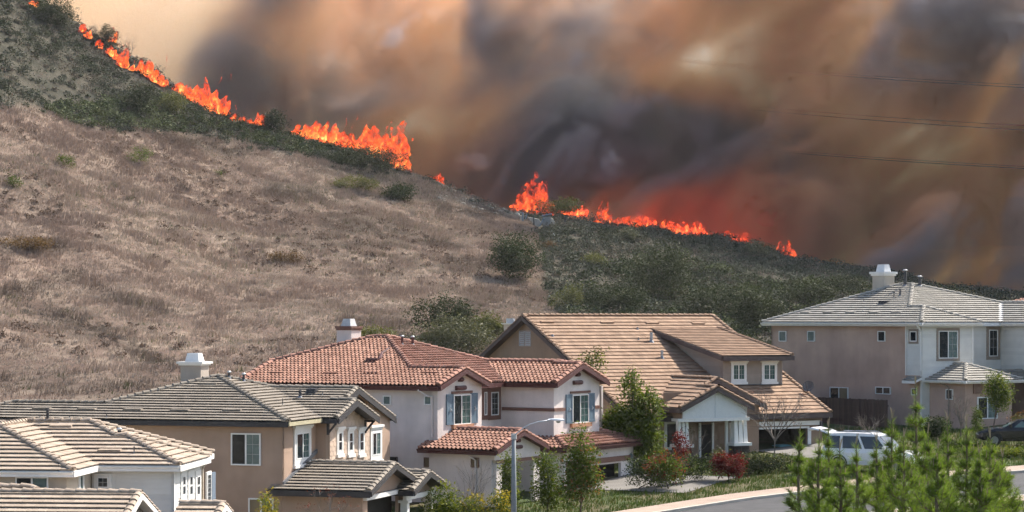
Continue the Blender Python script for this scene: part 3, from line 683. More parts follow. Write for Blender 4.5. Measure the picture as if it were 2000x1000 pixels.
# ------------------------------------------------------------------ house 2: tan house with dark fascia
def house_two():
    h = House('house', 'tan stucco house with grey-brown tiled roof, dark fascia and bracketed gable', 16.5, 563, 824, 95, 5.55)
    p, ze, r = 0.303, 5.55, 5.62
    st = STUCCO('stucco_tan', (0.40, 0.285, 0.215)); dark = simple('fascia_charcoal', (0.035, 0.033, 0.035), 0.6, 0.2); shg = simple('shingle_tan', (0.50, 0.385, 0.30), 0.75, 0.08, 3, objvar=0.13)
    ridge_l = h.S(25, 1.95); sL = ridge_l - 1.95; rw = 3.84; tv, tr, te = 3.78, 7.62, 12.6
    LS = Slope([(0,0), (-r,r), (-9.29,1.95), (ridge_l,1.95), (sL,0)], (0,0), (0,1), ze, p)
    LE = Slope([(sL,0), (ridge_l,1.95), (sL,3.9)], (sL,0), (1,0), ze, p)
    LB = Slope([(sL,3.9), (ridge_l,1.95), (-9.29,1.95), (-11.24,3.9)], (0,3.9), (0,-1), ze, p)
    BL = Slope([(-11.24,3.9), (-9.29,1.95), (-r,r), (-11.24,11.24)], (-11.24,0), (1,0), ze, p)
    RS = Slope([(0,0), (0,tv), (-rw,tr), (-r,r)], (0,0), (-1,0), ze, p)
    BB = Slope([(-r,r), (-rw,tr), (-rw-2.0,11.24), (-11.24,11.24)], (0,11.24), (0,-1), ze, p)
    g1, g2, t2 = 0.25, 0.75, 6.05
    WL = Slope([(0,tv), (g2,tv), (g2,t2), (g1,t2), (g1,tr), (-rw,tr)], (0,tv), (0,1), ze, p)
    WR = Slope([(g1,tr), (g1,te), (-9,te), (-9,tr)], (0,te), (0,-1), ze + p*(tr-tv) - p*(te-tr), p)
    NR = Slope([(g2,t2), (g2,8.9), (g1-.3,8.9), (g1-.3,t2)], (0,8.9), (0,-1), ze + p*(t2-tv) - p*(8.9-t2), p)
    R_ = Roof(h, [LS, LE, LB, BL, RS, BB, WL, WR, NR], tile_grey, dark, W=0.33, X=0.34)
    for P, Q in ((LS.at((0,0)), LS.at((-r,r))), (LS.at((-9.29,1.95)), LS.at((-r,r))), (LS.at((-9.29,1.95)), LS.at((ridge_l,1.95))), (LS.at((sL,0)), LS.at((ridge_l,1.95))), (RS.at((-r,r)), RS.at((-rw,tr))),
                 (WL.at((-rw,tr)), WL.at((g1,tr))), (WL.at((g1-.7,t2)), WL.at((g2,t2)))): R_.caps(P, Q)
    for S_, sE, ta, tb in ((WL, g2-.09, tv, t2), (NR, g2-.09, 8.9, t2), (WL, g1-.09, t2+.3, tr), (WR, g1-.09, te, tr)): R_.caps(S_.at((sE, ta)), S_.at((sE, tb)), .045, 'rake_tile')
    mb = MB(); mb.bar(RS.at((0,tv)) + Vector((0,0,.03)), RS.at((-rw,tr)) + Vector((0,0,.03)), .22, .02); h.part('valley_flashing', mb, metal_dark)
    for P, Q, o in (((sL,0,ze),(0,0,ze),(0,-1)), ((0,tv,ze),(g2,tv,ze),(0,-1))): R_.board(P, Q, dark, .21, .06, out=o)
    R_.board((0,0,ze),(0,tv,ze), simple('fascia_sunlit', (0.42, 0.38, 0.25), .6, .1), .16, .05, out=(1,0))  # the yellow of sun on this fascia is put into its colour
    for S_, sE, ta, tb in ((WL, g2, tv, t2), (NR, g2, 8.9, t2), (WL, g1, t2+.5, tr), (WR, g1, te, tr)): R_.board(S_.at((sE, ta)), S_.at((sE, tb)), dark, .24, .06, out=(1,0), name='rake_board')
    tw = tv+.42; sc_ = h.S(643, tw); t_c = h.T(721, sc_); sd = sc_ - .05
    wl = wall(h, ('t', .42), sL+.4, -.42, 0, ze-.03, st); wall(h, ('s', -.42), .42+.001, tw, 0, ze-.02, st); wall(h, ('t', tw), -.42, sc_-.002, 0, ze-.02, st)
    zt = lambda t: ze + p*(t-tv) - .16 if t < t2 else ze + p*(t2-tv) - p*(t-t2) - .16
    ws = wall(h, ('s', sc_), tw, t_c, 0, ze-.02, shg, gable=[(tw, ze-.02), (t_c, ze-.02), (t_c, zt(t_c)), (t2, zt(t2)), (tw, zt(tw))])
    zt2 = lambda t: ze + p*(tr-tv) - p*abs(t-tr) - .17
    wall(h, ('s', sd-.02), t_c+.002, te-.42, 0, zt2(te-.42), st, gable=[(t_c, zt2(te-.42)), (te-.42, zt2(te-.42)), (tr, zt2(tr)), (t_c, zt2(t_c))] if t_c > tr else [(t_c, zt2(te-.42)), (te-.42, zt2(te-.42)), (tr, zt2(tr)), (t_c, zt2(t_c))])
    wall(h, ('s', sd-.30), tw+.3, te-.42, ze-.2, ze, st, gable=[(tw+.3, ze), (te-.42, zt2(te-.42)), (tr, zt2(tr)), (tw+.3, zt2(tw+.3))])
    wall(h, ('t', 12.2), -10, sd-.2, 0, ze-.3, st)
    # shingles with rounded butts on the gable wall, course by course
    zb = ze - 2.9; ex, wsh = 0.205, 0.44; k = 0; sm = MB()
    n = 7; pts = [(0.008, 0.05)] + [(wsh*0.5 - wsh*0.49*math.cos(math.pi*i/n), 0.05 - 0.05*math.sin(math.pi*i/n)) for i in range(1, n)] + [(wsh-.008, 0.05), (wsh-.008, ex+.03), (.008, ex+.03)]
    sm.add([(0.030 - 0.014*(z/(ex+.03)), a, z) for a, z in pts] + [(0.0, a, z) for a, z in pts], [tuple(range(len(pts)))] + [(i, len(pts)+i, len(pts)+(i+1) % len(pts), (i+1) % len(pts)) for i in range(len(pts))])
    sme = sm.mesh('shingle', shg)
    z = zb
    while z < zt(t2) - .25:
        a = tw + .02 - (k % 2)*wsh/2
        while a < t_c:
            lo_, hi_ = max(a, tw+.01), min(a+wsh, t_c-.01)
            if hi_ - lo_ > .12 and z + ex < min(zt(lo_), zt(hi_)) + .03:
                q = bpy.data.objects.new('shingle', sme); COL.objects.link(q); q.parent = ws; q.location = (sc_+.002, lo_, z); q.scale = (1, (hi_-lo_)/wsh, 1)
            a += wsh
        z += ex; k += 1
    # brackets under the near gable
    for t_, out in ((tv+.15, .5), (t2, .5), (8.55, .5)):
        zz = zt(t_)-.02 if t_ != tv+.15 else ze-.10
        mb = MB(); f_ = ('s', sc_); fbox(mb, f_, t_-.05, t_+.05, zz-.12, zz-.02, 0, out); fbox(mb, f_, t_-.05, t_+.05, zz-.62, zz-.12, 0.0, .10)
        mb.bar((sc_+.06, t_, zz-.55), (sc_+out-.06, t_, zz-.1), .08, .08); h.part('bracket', mb, dark)
    window(h, ('t', .42), 452, 510, 846, 909, (glass_dark, glass_pale), grid=[None, (2, 3)], fw=.06)
    window(h, ('t', .42), 486, 535, 973, 1040, (glass_tan, glass_pale), fw=.06)
    window(h, ('s', -.42), 577, 602, 845, 896, (glass_dark, glass_blind), grid=[None, (2, 4)], casing=white_paint, cw=.22, header=white_paint, sill=white_paint)
    for a, b in ((659, 666), (680, 687), (701, 708)): window(h, ('s', sc_), a, b, 845, 880, (glass_dark, glass_dark), split_h=True, fw=.03, casing=white_paint, cw=.15, header=white_paint, sill=white_paint)
    window(h, ('s', sd), 725.5, 741, 844, 889, (glass_dark, glass_blind), grid=[None, (2, 3)], casing=white_paint, cw=.22, header=white_paint, sill=white_paint)
    chimney(h, 352.6, 392, 408, 104.0, 714, 706.5, 690, ze-.5, STUCCO('stucco_greige', (0.40, 0.35, 0.30)), white_paint, simple('flue_white', (0.72, 0.72, 0.72), .5, .05), .14, (.30, .08))
    vents_px(h, RS, [(447.5, 728, 740, .06, True), (476, 732, 746, .06, True), (552, 778, 793, .02, False)]); vents_px(h, WL, [(586, 762, 778, .07, False), (630, 764, 773, .02, False)])
    pb = on_slope_px(h, WL, 610, 768); mb = MB(); mb.box((pb.x-.22, pb.y-.2, pb.z-.1), (pb.x+.22, pb.y+.2, pb.z+.22)); h.part('attic_vent', mb, metal_dark)
    tile_vents(h, R_, LS, [(350, 805), (452, 805), (258, 804), (168, 803), (80, 802), (405, 753)], tile_grey)
    vents_px(h, LS, [(78, 810, 819, .02, False), (136, 812, 819, .02, False), (208, 806, 817, .02, False)])
    # garage roof and porch gable lower down
    zl = 2.75; tg, tR, sF = 0.0, 3.1, 3.6
    GL = Slope([(-.42,tg), (sF,tg), (sF,tR), (-.42,tR)], (0,tg), (0,1), zl, p); GR = Slope([(-.1,6.2), (-.1,tR), (sF,tR), (sF,6.2)], (0,6.2), (0,-1), zl, p)
    PL = Slope([(1.5,4.4), (3.95,4.4), (3.95,6.6), (1.5,6.6)], (0,4.4), (0,1), zl-.28, p); PR = Slope([(1.5,8.8), (1.5,6.6), (3.95,6.6), (3.95,8.8)], (0,8.8), (0,-1), zl-.28, p)
    GL.poly = [(-.9,tg), (sF,tg), (sF,tR), (-.42,tR), (-.42,.42), (-.9,.42)]
    R2 = Roof(h, [GL, GR, PL, PR], tile_grey, dark, W=0.33, X=0.34, limit=250)
    R2.caps(GL.at((-.2,tR)), GL.at((sF,tR))); R2.caps(PL.at((1.5,6.6)), PL.at((3.95,6.6)))
    for S_, sE, ta, tb in ((GL, sF-.09, tg, tR), (GR, sF-.09, 6.2, tR), (PL, 3.86, 4.4, 6.6), (PR, 3.86, 8.8, 6.6)):
        R2.caps(S_.at((sE, ta)), S_.at((sE, tb)), .045, 'rake_tile'); R2.board(S_.at((sE+.09, ta)), S_.at((sE+.09, tb)), dark, .20, .06, out=(1,0), name='rake_board')
    R2.board((-.9,tg,zl), (sF,tg,zl), dark, .24, .06, out=(0,-1)); R2.board((2.9,4.4,zl-.28), (3.95,4.4,zl-.28), dark, .2, .06, out=(0,-1))
    mb = MB(); mb.bar((-.38,.42,zl+p*.42+.1), (-.38,tw,zl+p*tw+.1), .08, .16); h.part('step_flashing', mb, flash_mat)
    zb_ = zl - .22
    wall(h, ('t', .42), -.42+.01, 3.1, 0, zb_, st); wall(h, ('s', 3.1), .42, 5.8, zb_, zb_+.02, st, gable=[(.42, zb_), (5.8, zb_), (5.8, zl+p*.4-.16), (tR, zl+p*tR-.16), (.42, zl+p*.42-.16)], holes=())
    wall(h, ('s', 3.1), .42+.16, 1.0, 0, zb_-.22, st); wall(h, ('s', 3.1), 4.9, 5.8, 0, zb_-.22, st)
    mb = MB(); mb.box((-.2, .7, 0.0), (2.6, 5.4, 2.2)); h.part('garage_interior', mb, dark_inside)  # solid near-black block; the shade inside the garage is put into its colour
    wall(h, ('s', 3.4), 4.8, 8.4, zb_-.3, zb_-.28, st, gable=[(4.8, zb_-.28), (8.4, zb_-.28), (6.6, zl-.28+p*1.85)])
    box_part(h, 'beam', ('s', 3.1), (.5, 5.0, zb_-.2, zb_-.02), 0.0, .16, white_paint); box_part(h, 'beam', ('s', 3.4), (4.6, 8.5, zb_-.5, zb_-.30), 0.0, .16, white_paint)
    for t_ in (5.0, 8.2):
        mb = MB(); mb.box((3.2, t_-.16, 0), (3.5, t_+.16, zb_-.62)); mb.box((3.12, t_-.24, zb_-.62), (3.58, t_+.24, zb_-.505)); h.part('column', mb, white_paint)
    return h
H2 = house_two()

# ------------------------------------------------------------------ house 3: white stucco, clay barrel tiles, blue shutters
def house_three():
    h = House('house', 'white stucco house with red clay barrel tiles and blue-grey shutters', 31, 859, 754, 108, 5.53)
    p, ze = 0.335, 5.53
    st = STUCCO('stucco_white_pink', (0.72, 0.65, 0.61)); mar = simple('fascia_maroon', (0.085, 0.030, 0.028), .6, .15); brn = simple('trim_brown', (0.17, 0.085, 0.062), .6, .12); terra = simple('sill_terracotta', (0.42, 0.22, 0.13), .7, .12)
    shut = simple('shutter_blue', (0.115, 0.175, 0.225), .6, .08)
    LS = Slope([(0,0), (0,2.3), (-3.1,2.3), (-7.38,6.58), (-8.28,6.58), (-12.05,2.81), (-12.05,0)], (0,0), (0,1), ze, p)
    G1R = Slope([(0,2.3), (0,4.6), (-.8,4.6), (-3.1,2.3)], (0,4.6), (0,-1), ze, p)
    RS = Slope([(-.8,4.6), (-.8,7.11), (-3.66,9.97), (-7.05,6.58), (-7.38,6.58), (-3.1,2.3)], (-.8,0), (-1,0), ze, p)
    RS.poly = [(-.8,4.6), (-.8,7.11), (-3.66,9.97), (-7.38,6.58), (-3.1,2.3)]
    LEs = Slope([(-8.28,6.58), (-12.05,2.81), (-12.05,10.3)], (-14.86,0), (1,0), ze, p)
    BK = Slope([(-7.38,6.58), (-3.66,9.97), (-3.66,13.16), (-12.05,13.16), (-12.05,10.35), (-8.28,6.58)], (0,13.16), (0,-1), ze, p)
    WL = Slope([(-.8,7.11), (2.22,7.11), (2.22,9.75), (1.0,9.75), (1.0,9.97), (-3.66,9.97)], (0,7.11), (0,1), ze, p)
    WR = Slope([(1.0,9.97), (1.0,12.83), (-6,12.83), (-3.66,9.97)], (0,12.83), (0,-1), ze, p)
    G2R = Slope([(2.22,9.75), (2.22,12.5), (.9,12.5), (.9,9.75)], (0,12.39), (0,-1), ze, p)
    K = dict(W=0.235, X=0.335, kind='barrel', lo=0.055, hi=0.0, cap_r=0.15, capmat=cap_clay)
    R_ = Roof(h, [LS, G1R, RS, LEs, BK, WL, WR, G2R], tile_clay, mar, **K)
    for P, Q in ((LS.at((0,2.3)), LS.at((-3.1,2.3))), (LS.at((-3.1,2.3)), LS.at((-7.38,6.58))), (LS.at((-7.38,6.58)), LS.at((-8.28,6.58))), (LS.at((-8.28,6.58)), LS.at((-12.05,2.81))),
                 (RS.at((-7.38,6.58)), RS.at((-3.66,9.97))), (WL.at((-3.66,9.97)), WL.at((1.0,9.97))), (WL.at((.6,9.75)), WL.at((2.22,9.75))), (WL.at((1.0,9.97)), WR.at((1.0,11.0)))): R_.caps(P, Q, .07)
    for S_, sE, ta, tb in ((LS, -.10, 0, 2.3), (G1R, -.10, 4.6, 2.3), (WL, 2.12, 7.11, 9.75), (G2R, 2.12, 12.5, 9.75), (LS, -11.95, 0, 2.81)): R_.caps(S_.at((sE, ta)), S_.at((sE, tb)), .06, 'rake_tile')
    for S_, sE, ta, tb in ((LS, 0, 0, 2.3), (G1R, 0, 4.6, 2.3), (WL, 2.22, 7.11, 9.75), (G2R, 2.22, 12.5, 9.75)): R_.board(S_.at((sE, ta)), S_.at((sE, tb)), mar, .22, .06, out=(1,0), name='rake_board')
    for P, Q, o in (((-12.05,0,ze),(0,0,ze),(0,-1)), ((-.8,7.11,ze),(2.22,7.11,ze),(0,-1)), ((-.8,4.6,ze),(-.8,7.11,ze),(1,0))): R_.board(P, Q, mar, .22, .06, out=o)
    R_.gutter((-12.05,-.03,ze-.02), (-.05,-.03,ze-.02), mar, (0,-1), .11); R_.gutter((-.7,7.08,ze-.02), (2.17,7.08,ze-.02), mar, (0,-1), .11)
    mb = MB(); mb.bar(RS.at((-.8,7.11)) + Vector((0,0,.05)), RS.at((-3.66,9.97)) + Vector((0,0,.05)), .2, .02); h.part('valley_flashing', mb, metal_dark)
    ov = .35
    zg = lambda t, t0, t1: ze + p*min(t-t0, t1-t) - .17
    wall(h, ('t', ov), -11.7, -ov-.161, 0, ze-.02, st)
    wall(h, ('s', -ov), ov-.001, 4.3, 0, ze-.04, st, gable=[(ov, ze-.04), (4.3, ze-.04), (4.3, zg(4.3,0,4.6)), (2.3, zg(2.3,0,4.6)), (ov, zg(ov,0,4.6))])
    wall(h, ('s', -1.15), 4.3, 7.46, 0, ze-.02, st); wall(h, ('t', 7.46), -1.15, 1.87-.161, 0, ze-.02, st); wall(h, ('t', 13.0), -11.7, 1.5, 0, ze-.3, st)
    wall(h, ('s', 1.87), 7.46-.001, 12.1, 0, ze-.04, st, gable=[(7.46, ze-.04), (12.1, ze-.04), (12.1, zg(12.1,7.11,12.4)), (9.75, zg(9.75,7.11,12.4)), (7.46, zg(7.46,7.11,12.4))])
    for (face, u0, u1, um, v0, v1, hd, gv) in ((('s', -ov), 884.5, 918, 900, 770.5, 829, (881.5, 921, 764.5, 769.5, 830, 838), (2.3, 0)), (('s', 1.87), 1116.5, 1148, 1132, 770.5, 826, (1113, 1151.5, 764.5, 769, 828, 835), (9.75, 7.11))):
        _, q = window(h, face, u0, u1, v0, v1, (glass_dark, glass_blind), grid=[None, (2, 4)], um=um)
        for s_ in (-1, 1):
            a = (q[0]-.62, q[0]-.03) if s_ < 0 else (q[1]+.03, q[1]+.62)
            mb = MB(); fbox(mb, face, a[0], a[1], q[2]+.02, q[3]+.04, 0, .05)
            for e0, e1, z0_, z1_ in ((a[0], a[1], q[3]-.08, q[3]+.04), (a[0], a[1], q[2]+.02, q[2]+.14), (a[0], a[0]+.07, q[2]+.14, q[3]-.08), (a[1]-.07, a[1], q[2]+.14, q[3]-.08), (a[0]+.07, a[1]-.07, (q[2]+q[3])/2-.05, (q[2]+q[3])/2+.05)): fbox(mb, face, e0, e1, z0_, z1_, .051, .068)
            so_ = h.part('shutter', mb, shut)
            kb = MB(); am = (a[0]+a[1])/2; zm = (q[2]+q[3])/2 + .02; kb.tube([fpt(face, am, zm-.09, .07), fpt(face, am+.03, zm, .11), fpt(face, am, zm+.09, .07)], .022, 5); link('shutter_dog', kb.mesh('shutter_dog', white_paint), so_)
        A0, A1 = fa(h, face, hd[0]), fa(h, face, hd[1])
        box_part(h, 'window_header', face, (A0, A1, fz(h, face, hd[3], A0), fz(h, face, hd[2], A0)), 0, .07, brn)
        box_part(h, 'window_sill', face, (A0, A1, fz(h, face, hd[5], A0), fz(h, face, hd[4], A0)), 0, .15, terra)
        mid, t0 = gv; zz = ze + p*(mid-t0)
        for (zo, w_) in ((-.52, .17), (-.92, .42)):
            mb = MB(); mb.tube([fpt(face, mid-w_, zz+zo, .05), fpt(face, mid+w_, zz+zo, .05)], .11, 8); h.part('gable_vent', mb, mar)
    window(h, ('t', ov), 829.5, 844, 773, 791, (glass_pale,)); window(h, ('t', ov), 749, 764.5, 772.5, 791, (glass_pale,))
    window(h, ('t', ov), 829, 843.5, 893.5, 912, (glass_tan,), frame=brn, fw=.03); window(h, ('t', ov), 761, 777, 892, 906, (glass_dark,), fw=.03, frame=metal_dark)
    for u0, u1 in ((944, 949.5), (957.5, 972)): window(h, ('s', -1.15), u0, u1, 765.5, 811, (glass_dark,), grid=(2, 4), casing=brn, cw=.22)
    zb = h.Z(799, 0, 7.46); zf = ('s', 1.87)
    box_part(h, 'band', ('t', 7.46), (-1.1, 1.87+.05, zb-.08, zb+.08), 0, .05, brn); _q0 = h.T(1103, 1.87); box_part(h, 'band', zf, (7.46-.05, _q0, zb-.08, zb+.08), 0, .05, brn); _q1 = h.T(1161, 1.87); box_part(h, 'band', zf, (_q1, 12.1, zb-.08, zb+.08), 0, .05, brn)
    downspout(h, [(-1.2,-.05,ze-.2), (-.75,.1,ze-.5), (-.62,.27,ze-.55), (-.62,.27,3.1)], st, .05)
    chimney(h, 657.6, 686, 705, 118.0, 645, 637, 622.5, ze-.2, st, brn, simple('flue_galv', (0.50, 0.50, 0.50), .5, .1), .07, (.30, .09))
    vents_px(h, RS, [(785.5, 658, 674, .07, True), (806, 659, 675, .07, True)], mar); vents_px(h, LS, [(722, 671, 683, .03, False)], mar)
    pb = on_slope_px(h, LS, 730, 706); A, B, N = LS.frame(); mb = MB(); mb.box((pb.x-.35, pb.y-.2, pb.z-.05), (pb.x+.35, pb.y+.2, pb.z+.16)); h.part('attic_vent', mb, mar)
    pc = on_slope_px(h, LS, 761, 683); mb = MB(); mb.tube([pb + Vector((.3,.1,.1)), pb.lerp(pc, .5) + Vector((0,0,.12)), pc + Vector((0,0,.1))], [.1,.07,.05], 6); h.part('vent_duct', mb, mar)
    tile_vents(h, R_, LS, [(540, 731), (645, 732), (725, 731), (840, 731)], tile_clay)
    # entry roof
    zl = 2.62; EL = Slope([(-.9,-.5), (3.43,-.5), (3.43,1.9), (-.35,1.9), (-.35,.35), (-.9,.35)], (0,-.5), (0,1), zl, p); ER = Slope([(3.43,1.9), (3.43,4.25), (-.35,4.25), (-.35,1.9)], (0,4.3), (0,-1), zl, p)
    # garage skirt roof
    zk = 2.40; tk0, tk1, sk = 6.2, 14.0, 3.34
    KL = Slope([(-1.1,tk0), (sk,tk0), (sk-1.47,tk0+1.47), (1.87-.0,tk0+1.26), (-1.1,tk0+1.26)], (0,tk0), (0,1), zk, p); KL.poly = [(-1.1,tk0), (sk,tk0), (sk-1.30,tk0+1.30), (-1.1,tk0+1.30)]
    KE = Slope([(sk,tk0), (sk,tk1), (sk-2.6,tk1-2.6), (1.87,tk1-2.6), (1.87,tk0+1.47)], (sk,0), (-1,0), zk, p); KR = Slope([(sk,tk1), (-3,tk1), (-3,tk1-2.6), (sk-2.6,tk1-2.6)], (0,tk1), (0,-1), zk, p)
    R2 = Roof(h, [EL, ER, KL, KE, KR], tile_clay, mar, limit=280, **K)
    R2.caps(EL.at((-.35,1.9)), EL.at((3.43,1.9)), .07); R2.caps(KE.at((sk,tk0)), KE.at((sk-1.3,tk0+1.3)), .07); R2.caps(KE.at((sk,tk1)), KE.at((sk-2.6,tk1-2.6)), .07)
    for S_, ta, tb in ((EL, -.5, 1.9), (ER, 4.25, 1.9)):
        R2.caps(S_.at((3.33, ta)), S_.at((3.33, tb)), .06, 'rake_tile'); R2.board(S_.at((3.43, ta)), S_.at((3.43, tb)), mar, .18, .06, out=(1,0), name='rake_board')
    R2.board((-.9,-.5,zl), (3.43,-.5,zl), mar, .2, .06, out=(0,-1)); R2.board((-1.1,tk0,zk), (sk,tk0,zk), mar, .2, .06, out=(0,-1)); R2.board((sk,tk0,zk), (sk,tk1,zk), mar, .2, .06, out=(1,0))
    R2.gutter((-.9,-.53,zl-.02), (3.4,-.53,zl-.02), mar, (0,-1), .1); R2.gutter((sk+.03,tk0,zk-.02), (sk+.03,tk1,zk-.02), mar, (1,0), .1)
    zw = zl - .12
    wall(h, ('t', -.15), -.5, 3.1-.161, 0, zw, st); mb = MB(); fbox(mb, ('s', -.5), -.15, .35, 0, zw, -.1, 0)
    zq = zw - .35
    wall(h, ('s', 3.1), -.15-.001, 4.0, zq, zq+.02, st, gable=[(-.15, zq), (4.0, zq), (4.0, zl+p*.25-.15), (1.9, zl+p*2.4-.17), (-.15, zl+p*.35-.15)]); wall(h, ('s', 3.1), -.15+.16, .5, 0, zq-.16, st); wall(h, ('s', 3.1), 3.4, 4.0, 0, zq-.16, st)
    box_part(h, 'beam', ('s', 3.1), (.0, 4.0, zq-.16, zq-.002), 0, .05, brn)
    for zo, w_ in ((-.45, .12), (-.75, .3)):
        mb = MB(); mb.tube([(3.15,1.9-w_,zl+p*2.4+zo), (3.15,1.9+w_,zl+p*2.4+zo)], .09, 8); h.part('gable_vent', mb, mar)
    wall(h, ('s', 1.2), .3, 3.6, 0, zq, st); box_part(h, 'door', ('s', 1.2), (1.4, 2.4, 0, 2.05), 0, .06, brn)
    window(h, ('t', -.15), 921, 936, 893.5, 913, (glass_tan,), frame=brn, fw=.03); downspout(h, [(1.6,-.45,zl-.15), (2.0,-.3,zl-.4), (2.1,-.22,zl-.5), (2.1,-.22,.1)], st, .045)
    # garage front
    sg = 3.0; t0, t1 = h.T(1150, sg), h.T(1213, sg); zo = h.Z(907, sg, (t0+t1)/2)
    wall(h, ('s', sg), tk0+.3, tk1-.35, 0, zk-.05, st, holes=[(t0-2.2, t1, 0, zo)]); wall(h, ('t', tk0+.3), -1.1, sg-.161, 0, zk-.05, st)
    mb = MB(); mb.box((sg-3.2, t0-2.4, 0), (sg-.55, t1+.3, zo+.1)); h.part('garage_interior', mb, dark_inside)  # closed block behind the opening, coloured near-black in place of inner shade
    z1_, z2_ = h.Z(900, sg, t1), h.Z(890, sg, t1); box_part(h, 'beam', ('s', sg), (t0-2.3, h.T(1229, sg), z1_, z2_), 0, .08, brn)
    lz = h.Z(908, sg, tk1-.7); lt = h.T(1236, sg); mb = MB(); mb.box((sg+.08, lt-.11, lz-.2), (sg+.30, lt+.11, lz+.12)); mb.box((sg, lt-.06, lz+.15), (sg+.2, lt+.06, lz+.32)); lo_ = h.part('wall_lantern', mb, metal_dark)
    gb = MB(); gb.box((sg+.11, lt-.12, lz-.28), (sg+.27, lt+.12, lz-.201)); link('lantern_glass', gb.mesh('lantern_glass', glass_pale), lo_)
    pt_, pz = h.T(1231.5, sg), h.Z(892, sg, tk1-.8); mb = MB(); mb.tube([(sg, pt_, pz), (sg+.05, pt_, pz)], .17, 12); h.part('plaque', mb, simple('plaque_blue', (0.12, 0.17, 0.22), .5, .2))
    return h
H3 = house_three()

# ------------------------------------------------------------------ house 4: brown house with shed dormer and white porch gable
def house_four():
    h = House('house', 'brown house with tan tiled roof, shed dormer and white porch gable', 61, 1020, 617, 131, 8.146)
    p = 0.46; zr = 8.146; mz = lambda s: zr - p*s
    st = STUCCO('stucco_brown', (0.26, 0.185, 0.135)); sid = simple('siding_taupe', (0.30, 0.245, 0.205), .75, .08, 2, objvar=.08); dk = simple('fascia_brown', (0.075, 0.055, 0.052), .6, .15)
    F_ = Slope([(11.6,0), (11.6,13.1), (0,13.1), (0,0)], (11.6,0), (-1,0), mz(11.6), p)
    B_ = Slope([(-7,13.1), (-7,0), (0,0), (0,13.1)], (-7,0), (1,0), zr-7*p, p)
    zd, pd = 5.93, .2024; D_ = Slope([(9,7.6), (9,12.4), (1.54,12.4), (1.54,7.6)], (9,0), (-1,0), zd, pd)
    zw = 3.31; WLs = Slope([(13,2.25), (13,4.57), (11.75,4.57), (11.75,5.43), (7.3,5.43), (10.5,2.25)], (0,2.25), (0,1), zw, p)
    NR = Slope([(13,4.57), (13,6.9), (11.75,6.9), (11.75,4.57)], (0,6.9), (0,-1), zw, p); WRs = Slope([(11.75,5.43), (11.75,8.6), (10.5,8.6), (7.3,5.43)], (0,8.61), (0,-1), zw, p)
    R_ = Roof(h, [F_, B_, D_, WLs, NR, WRs], tile_tan, dk, W=0.33, X=0.44, lo=.062)
    for P, Q in ((F_.at((0,0)), F_.at((0,13.1))), (WLs.at((7.3,5.43)), WLs.at((11.75,5.43))), (WLs.at((11.1,4.57)), WLs.at((13,4.57)))): R_.caps(P, Q)
    for S_, a, b in ((F_, (11.6,.09), (0,.09)), (F_, (11.6,13.01), (0,13.01)), (B_, (-7,.09), (0,.09)), (WLs, (12.91,2.25), (12.91,4.57)), (NR, (12.91,6.9), (12.91,4.57)), (WLs, (11.66,4.7), (11.66,5.43)), (WRs, (11.66,8.6), (11.66,5.43)), (D_, (9,12.31), (1.6,12.31))): R_.caps(S_.at(a), S_.at(b), .045, 'rake_tile')
    for S_, a, b, o in ((F_, (11.6,0), (0,0), (0,-1)), (B_, (-7,0), (0,0), (0,-1)), (WLs, (13,2.25), (13,4.57), (1,0)), (NR, (13,6.9), (13,4.57), (1,0)), (WLs, (11.75,4.6), (11.75,5.43), (1,0)), (WRs, (11.75,8.6), (11.75,5.43), (1,0)), (D_, (9,7.6), (1.6,7.6), (0,-1)), (D_, (9,12.4), (1.6,12.4), (0,1))): R_.board(S_.at(a), S_.at(b), dk, .24, .06, out=o, name='rake_board')
    for P, Q, o in ((F_.at((11.6,0)), F_.at((11.6,13.1)), (1,0)), (D_.at((9,7.6)), D_.at((9,12.4)), (1,0)), (WLs.at((10.5,2.25)), WLs.at((13,2.25)), (0,-1))): R_.board(P, Q, dk, .26, .06, out=o)
    # gable end with its louvres
    wl = wall(h, ('t', .45), -6.4, 11.1, 0, 2.5, st, gable=[(-6.4, 2.5), (11.1, 2.5), (11.1, mz(11.1)-.16), (0, zr-.18), (-6.4, zr-6.4*p-.16)])
    lv = simple('louvre_grey', (0.36, 0.36, 0.37), .6, .1)
    for u0, u1 in ((1015, 1025), (1027, 1037)):
        f_ = ('t', .45); a0, a1 = fa(h, f_, u0), fa(h, f_, u1); z1, z0 = fz(h, f_, 646, a0), fz(h, f_, 676, a0); mb = MB()
        for q in ((a0, a0+.04, z0, z1), (a1-.04, a1, z0, z1), (a0+.04, a1-.04, z0, z0+.04), (a0+.04, a1-.04, z1-.04, z1)): fbox(mb, f_, *q, 0, .05)
        vo = h.part('gable_vent', mb, lv)
        for k in range(7):
            z = z0 + .05 + (z1-z0-.1)*k/7; sb = MB(); P = []
            for a in (a0+.04, a1-.04): P += [fpt(f_, a, z, .045), fpt(f_, a, z+.012, .045), fpt(f_, a, z+.085, .004), fpt(f_, a, z+.07, .004)]
            sb.add(P, [(0,1,2,3),(7,6,5,4),(0,4,5,1),(1,5,6,2),(2,6,7,3),(3,7,4,0)]); link('louver', sb.mesh('louver', lv), vo)
    # dormer
    sd, t0, t1 = 8.45, 8.0, 11.95; f_ = ('s', sd)
    wd_ = wall(h, f_, t0, t1, mz(sd)-.1, zd+.0, sid); planks(h, wd_, f_, t0+.02, t1-.02, mz(sd)+.02, zd-.06, .21, sid)
    c_ = ('t', t0); wc = wall(h, c_, sd-.02, sd-.01, 4.2, 4.3, sid, gable=[(sd-.161, mz(sd)-.05), (sd-.161, zd+.05), (2.1, mz(2.1)-.12)])
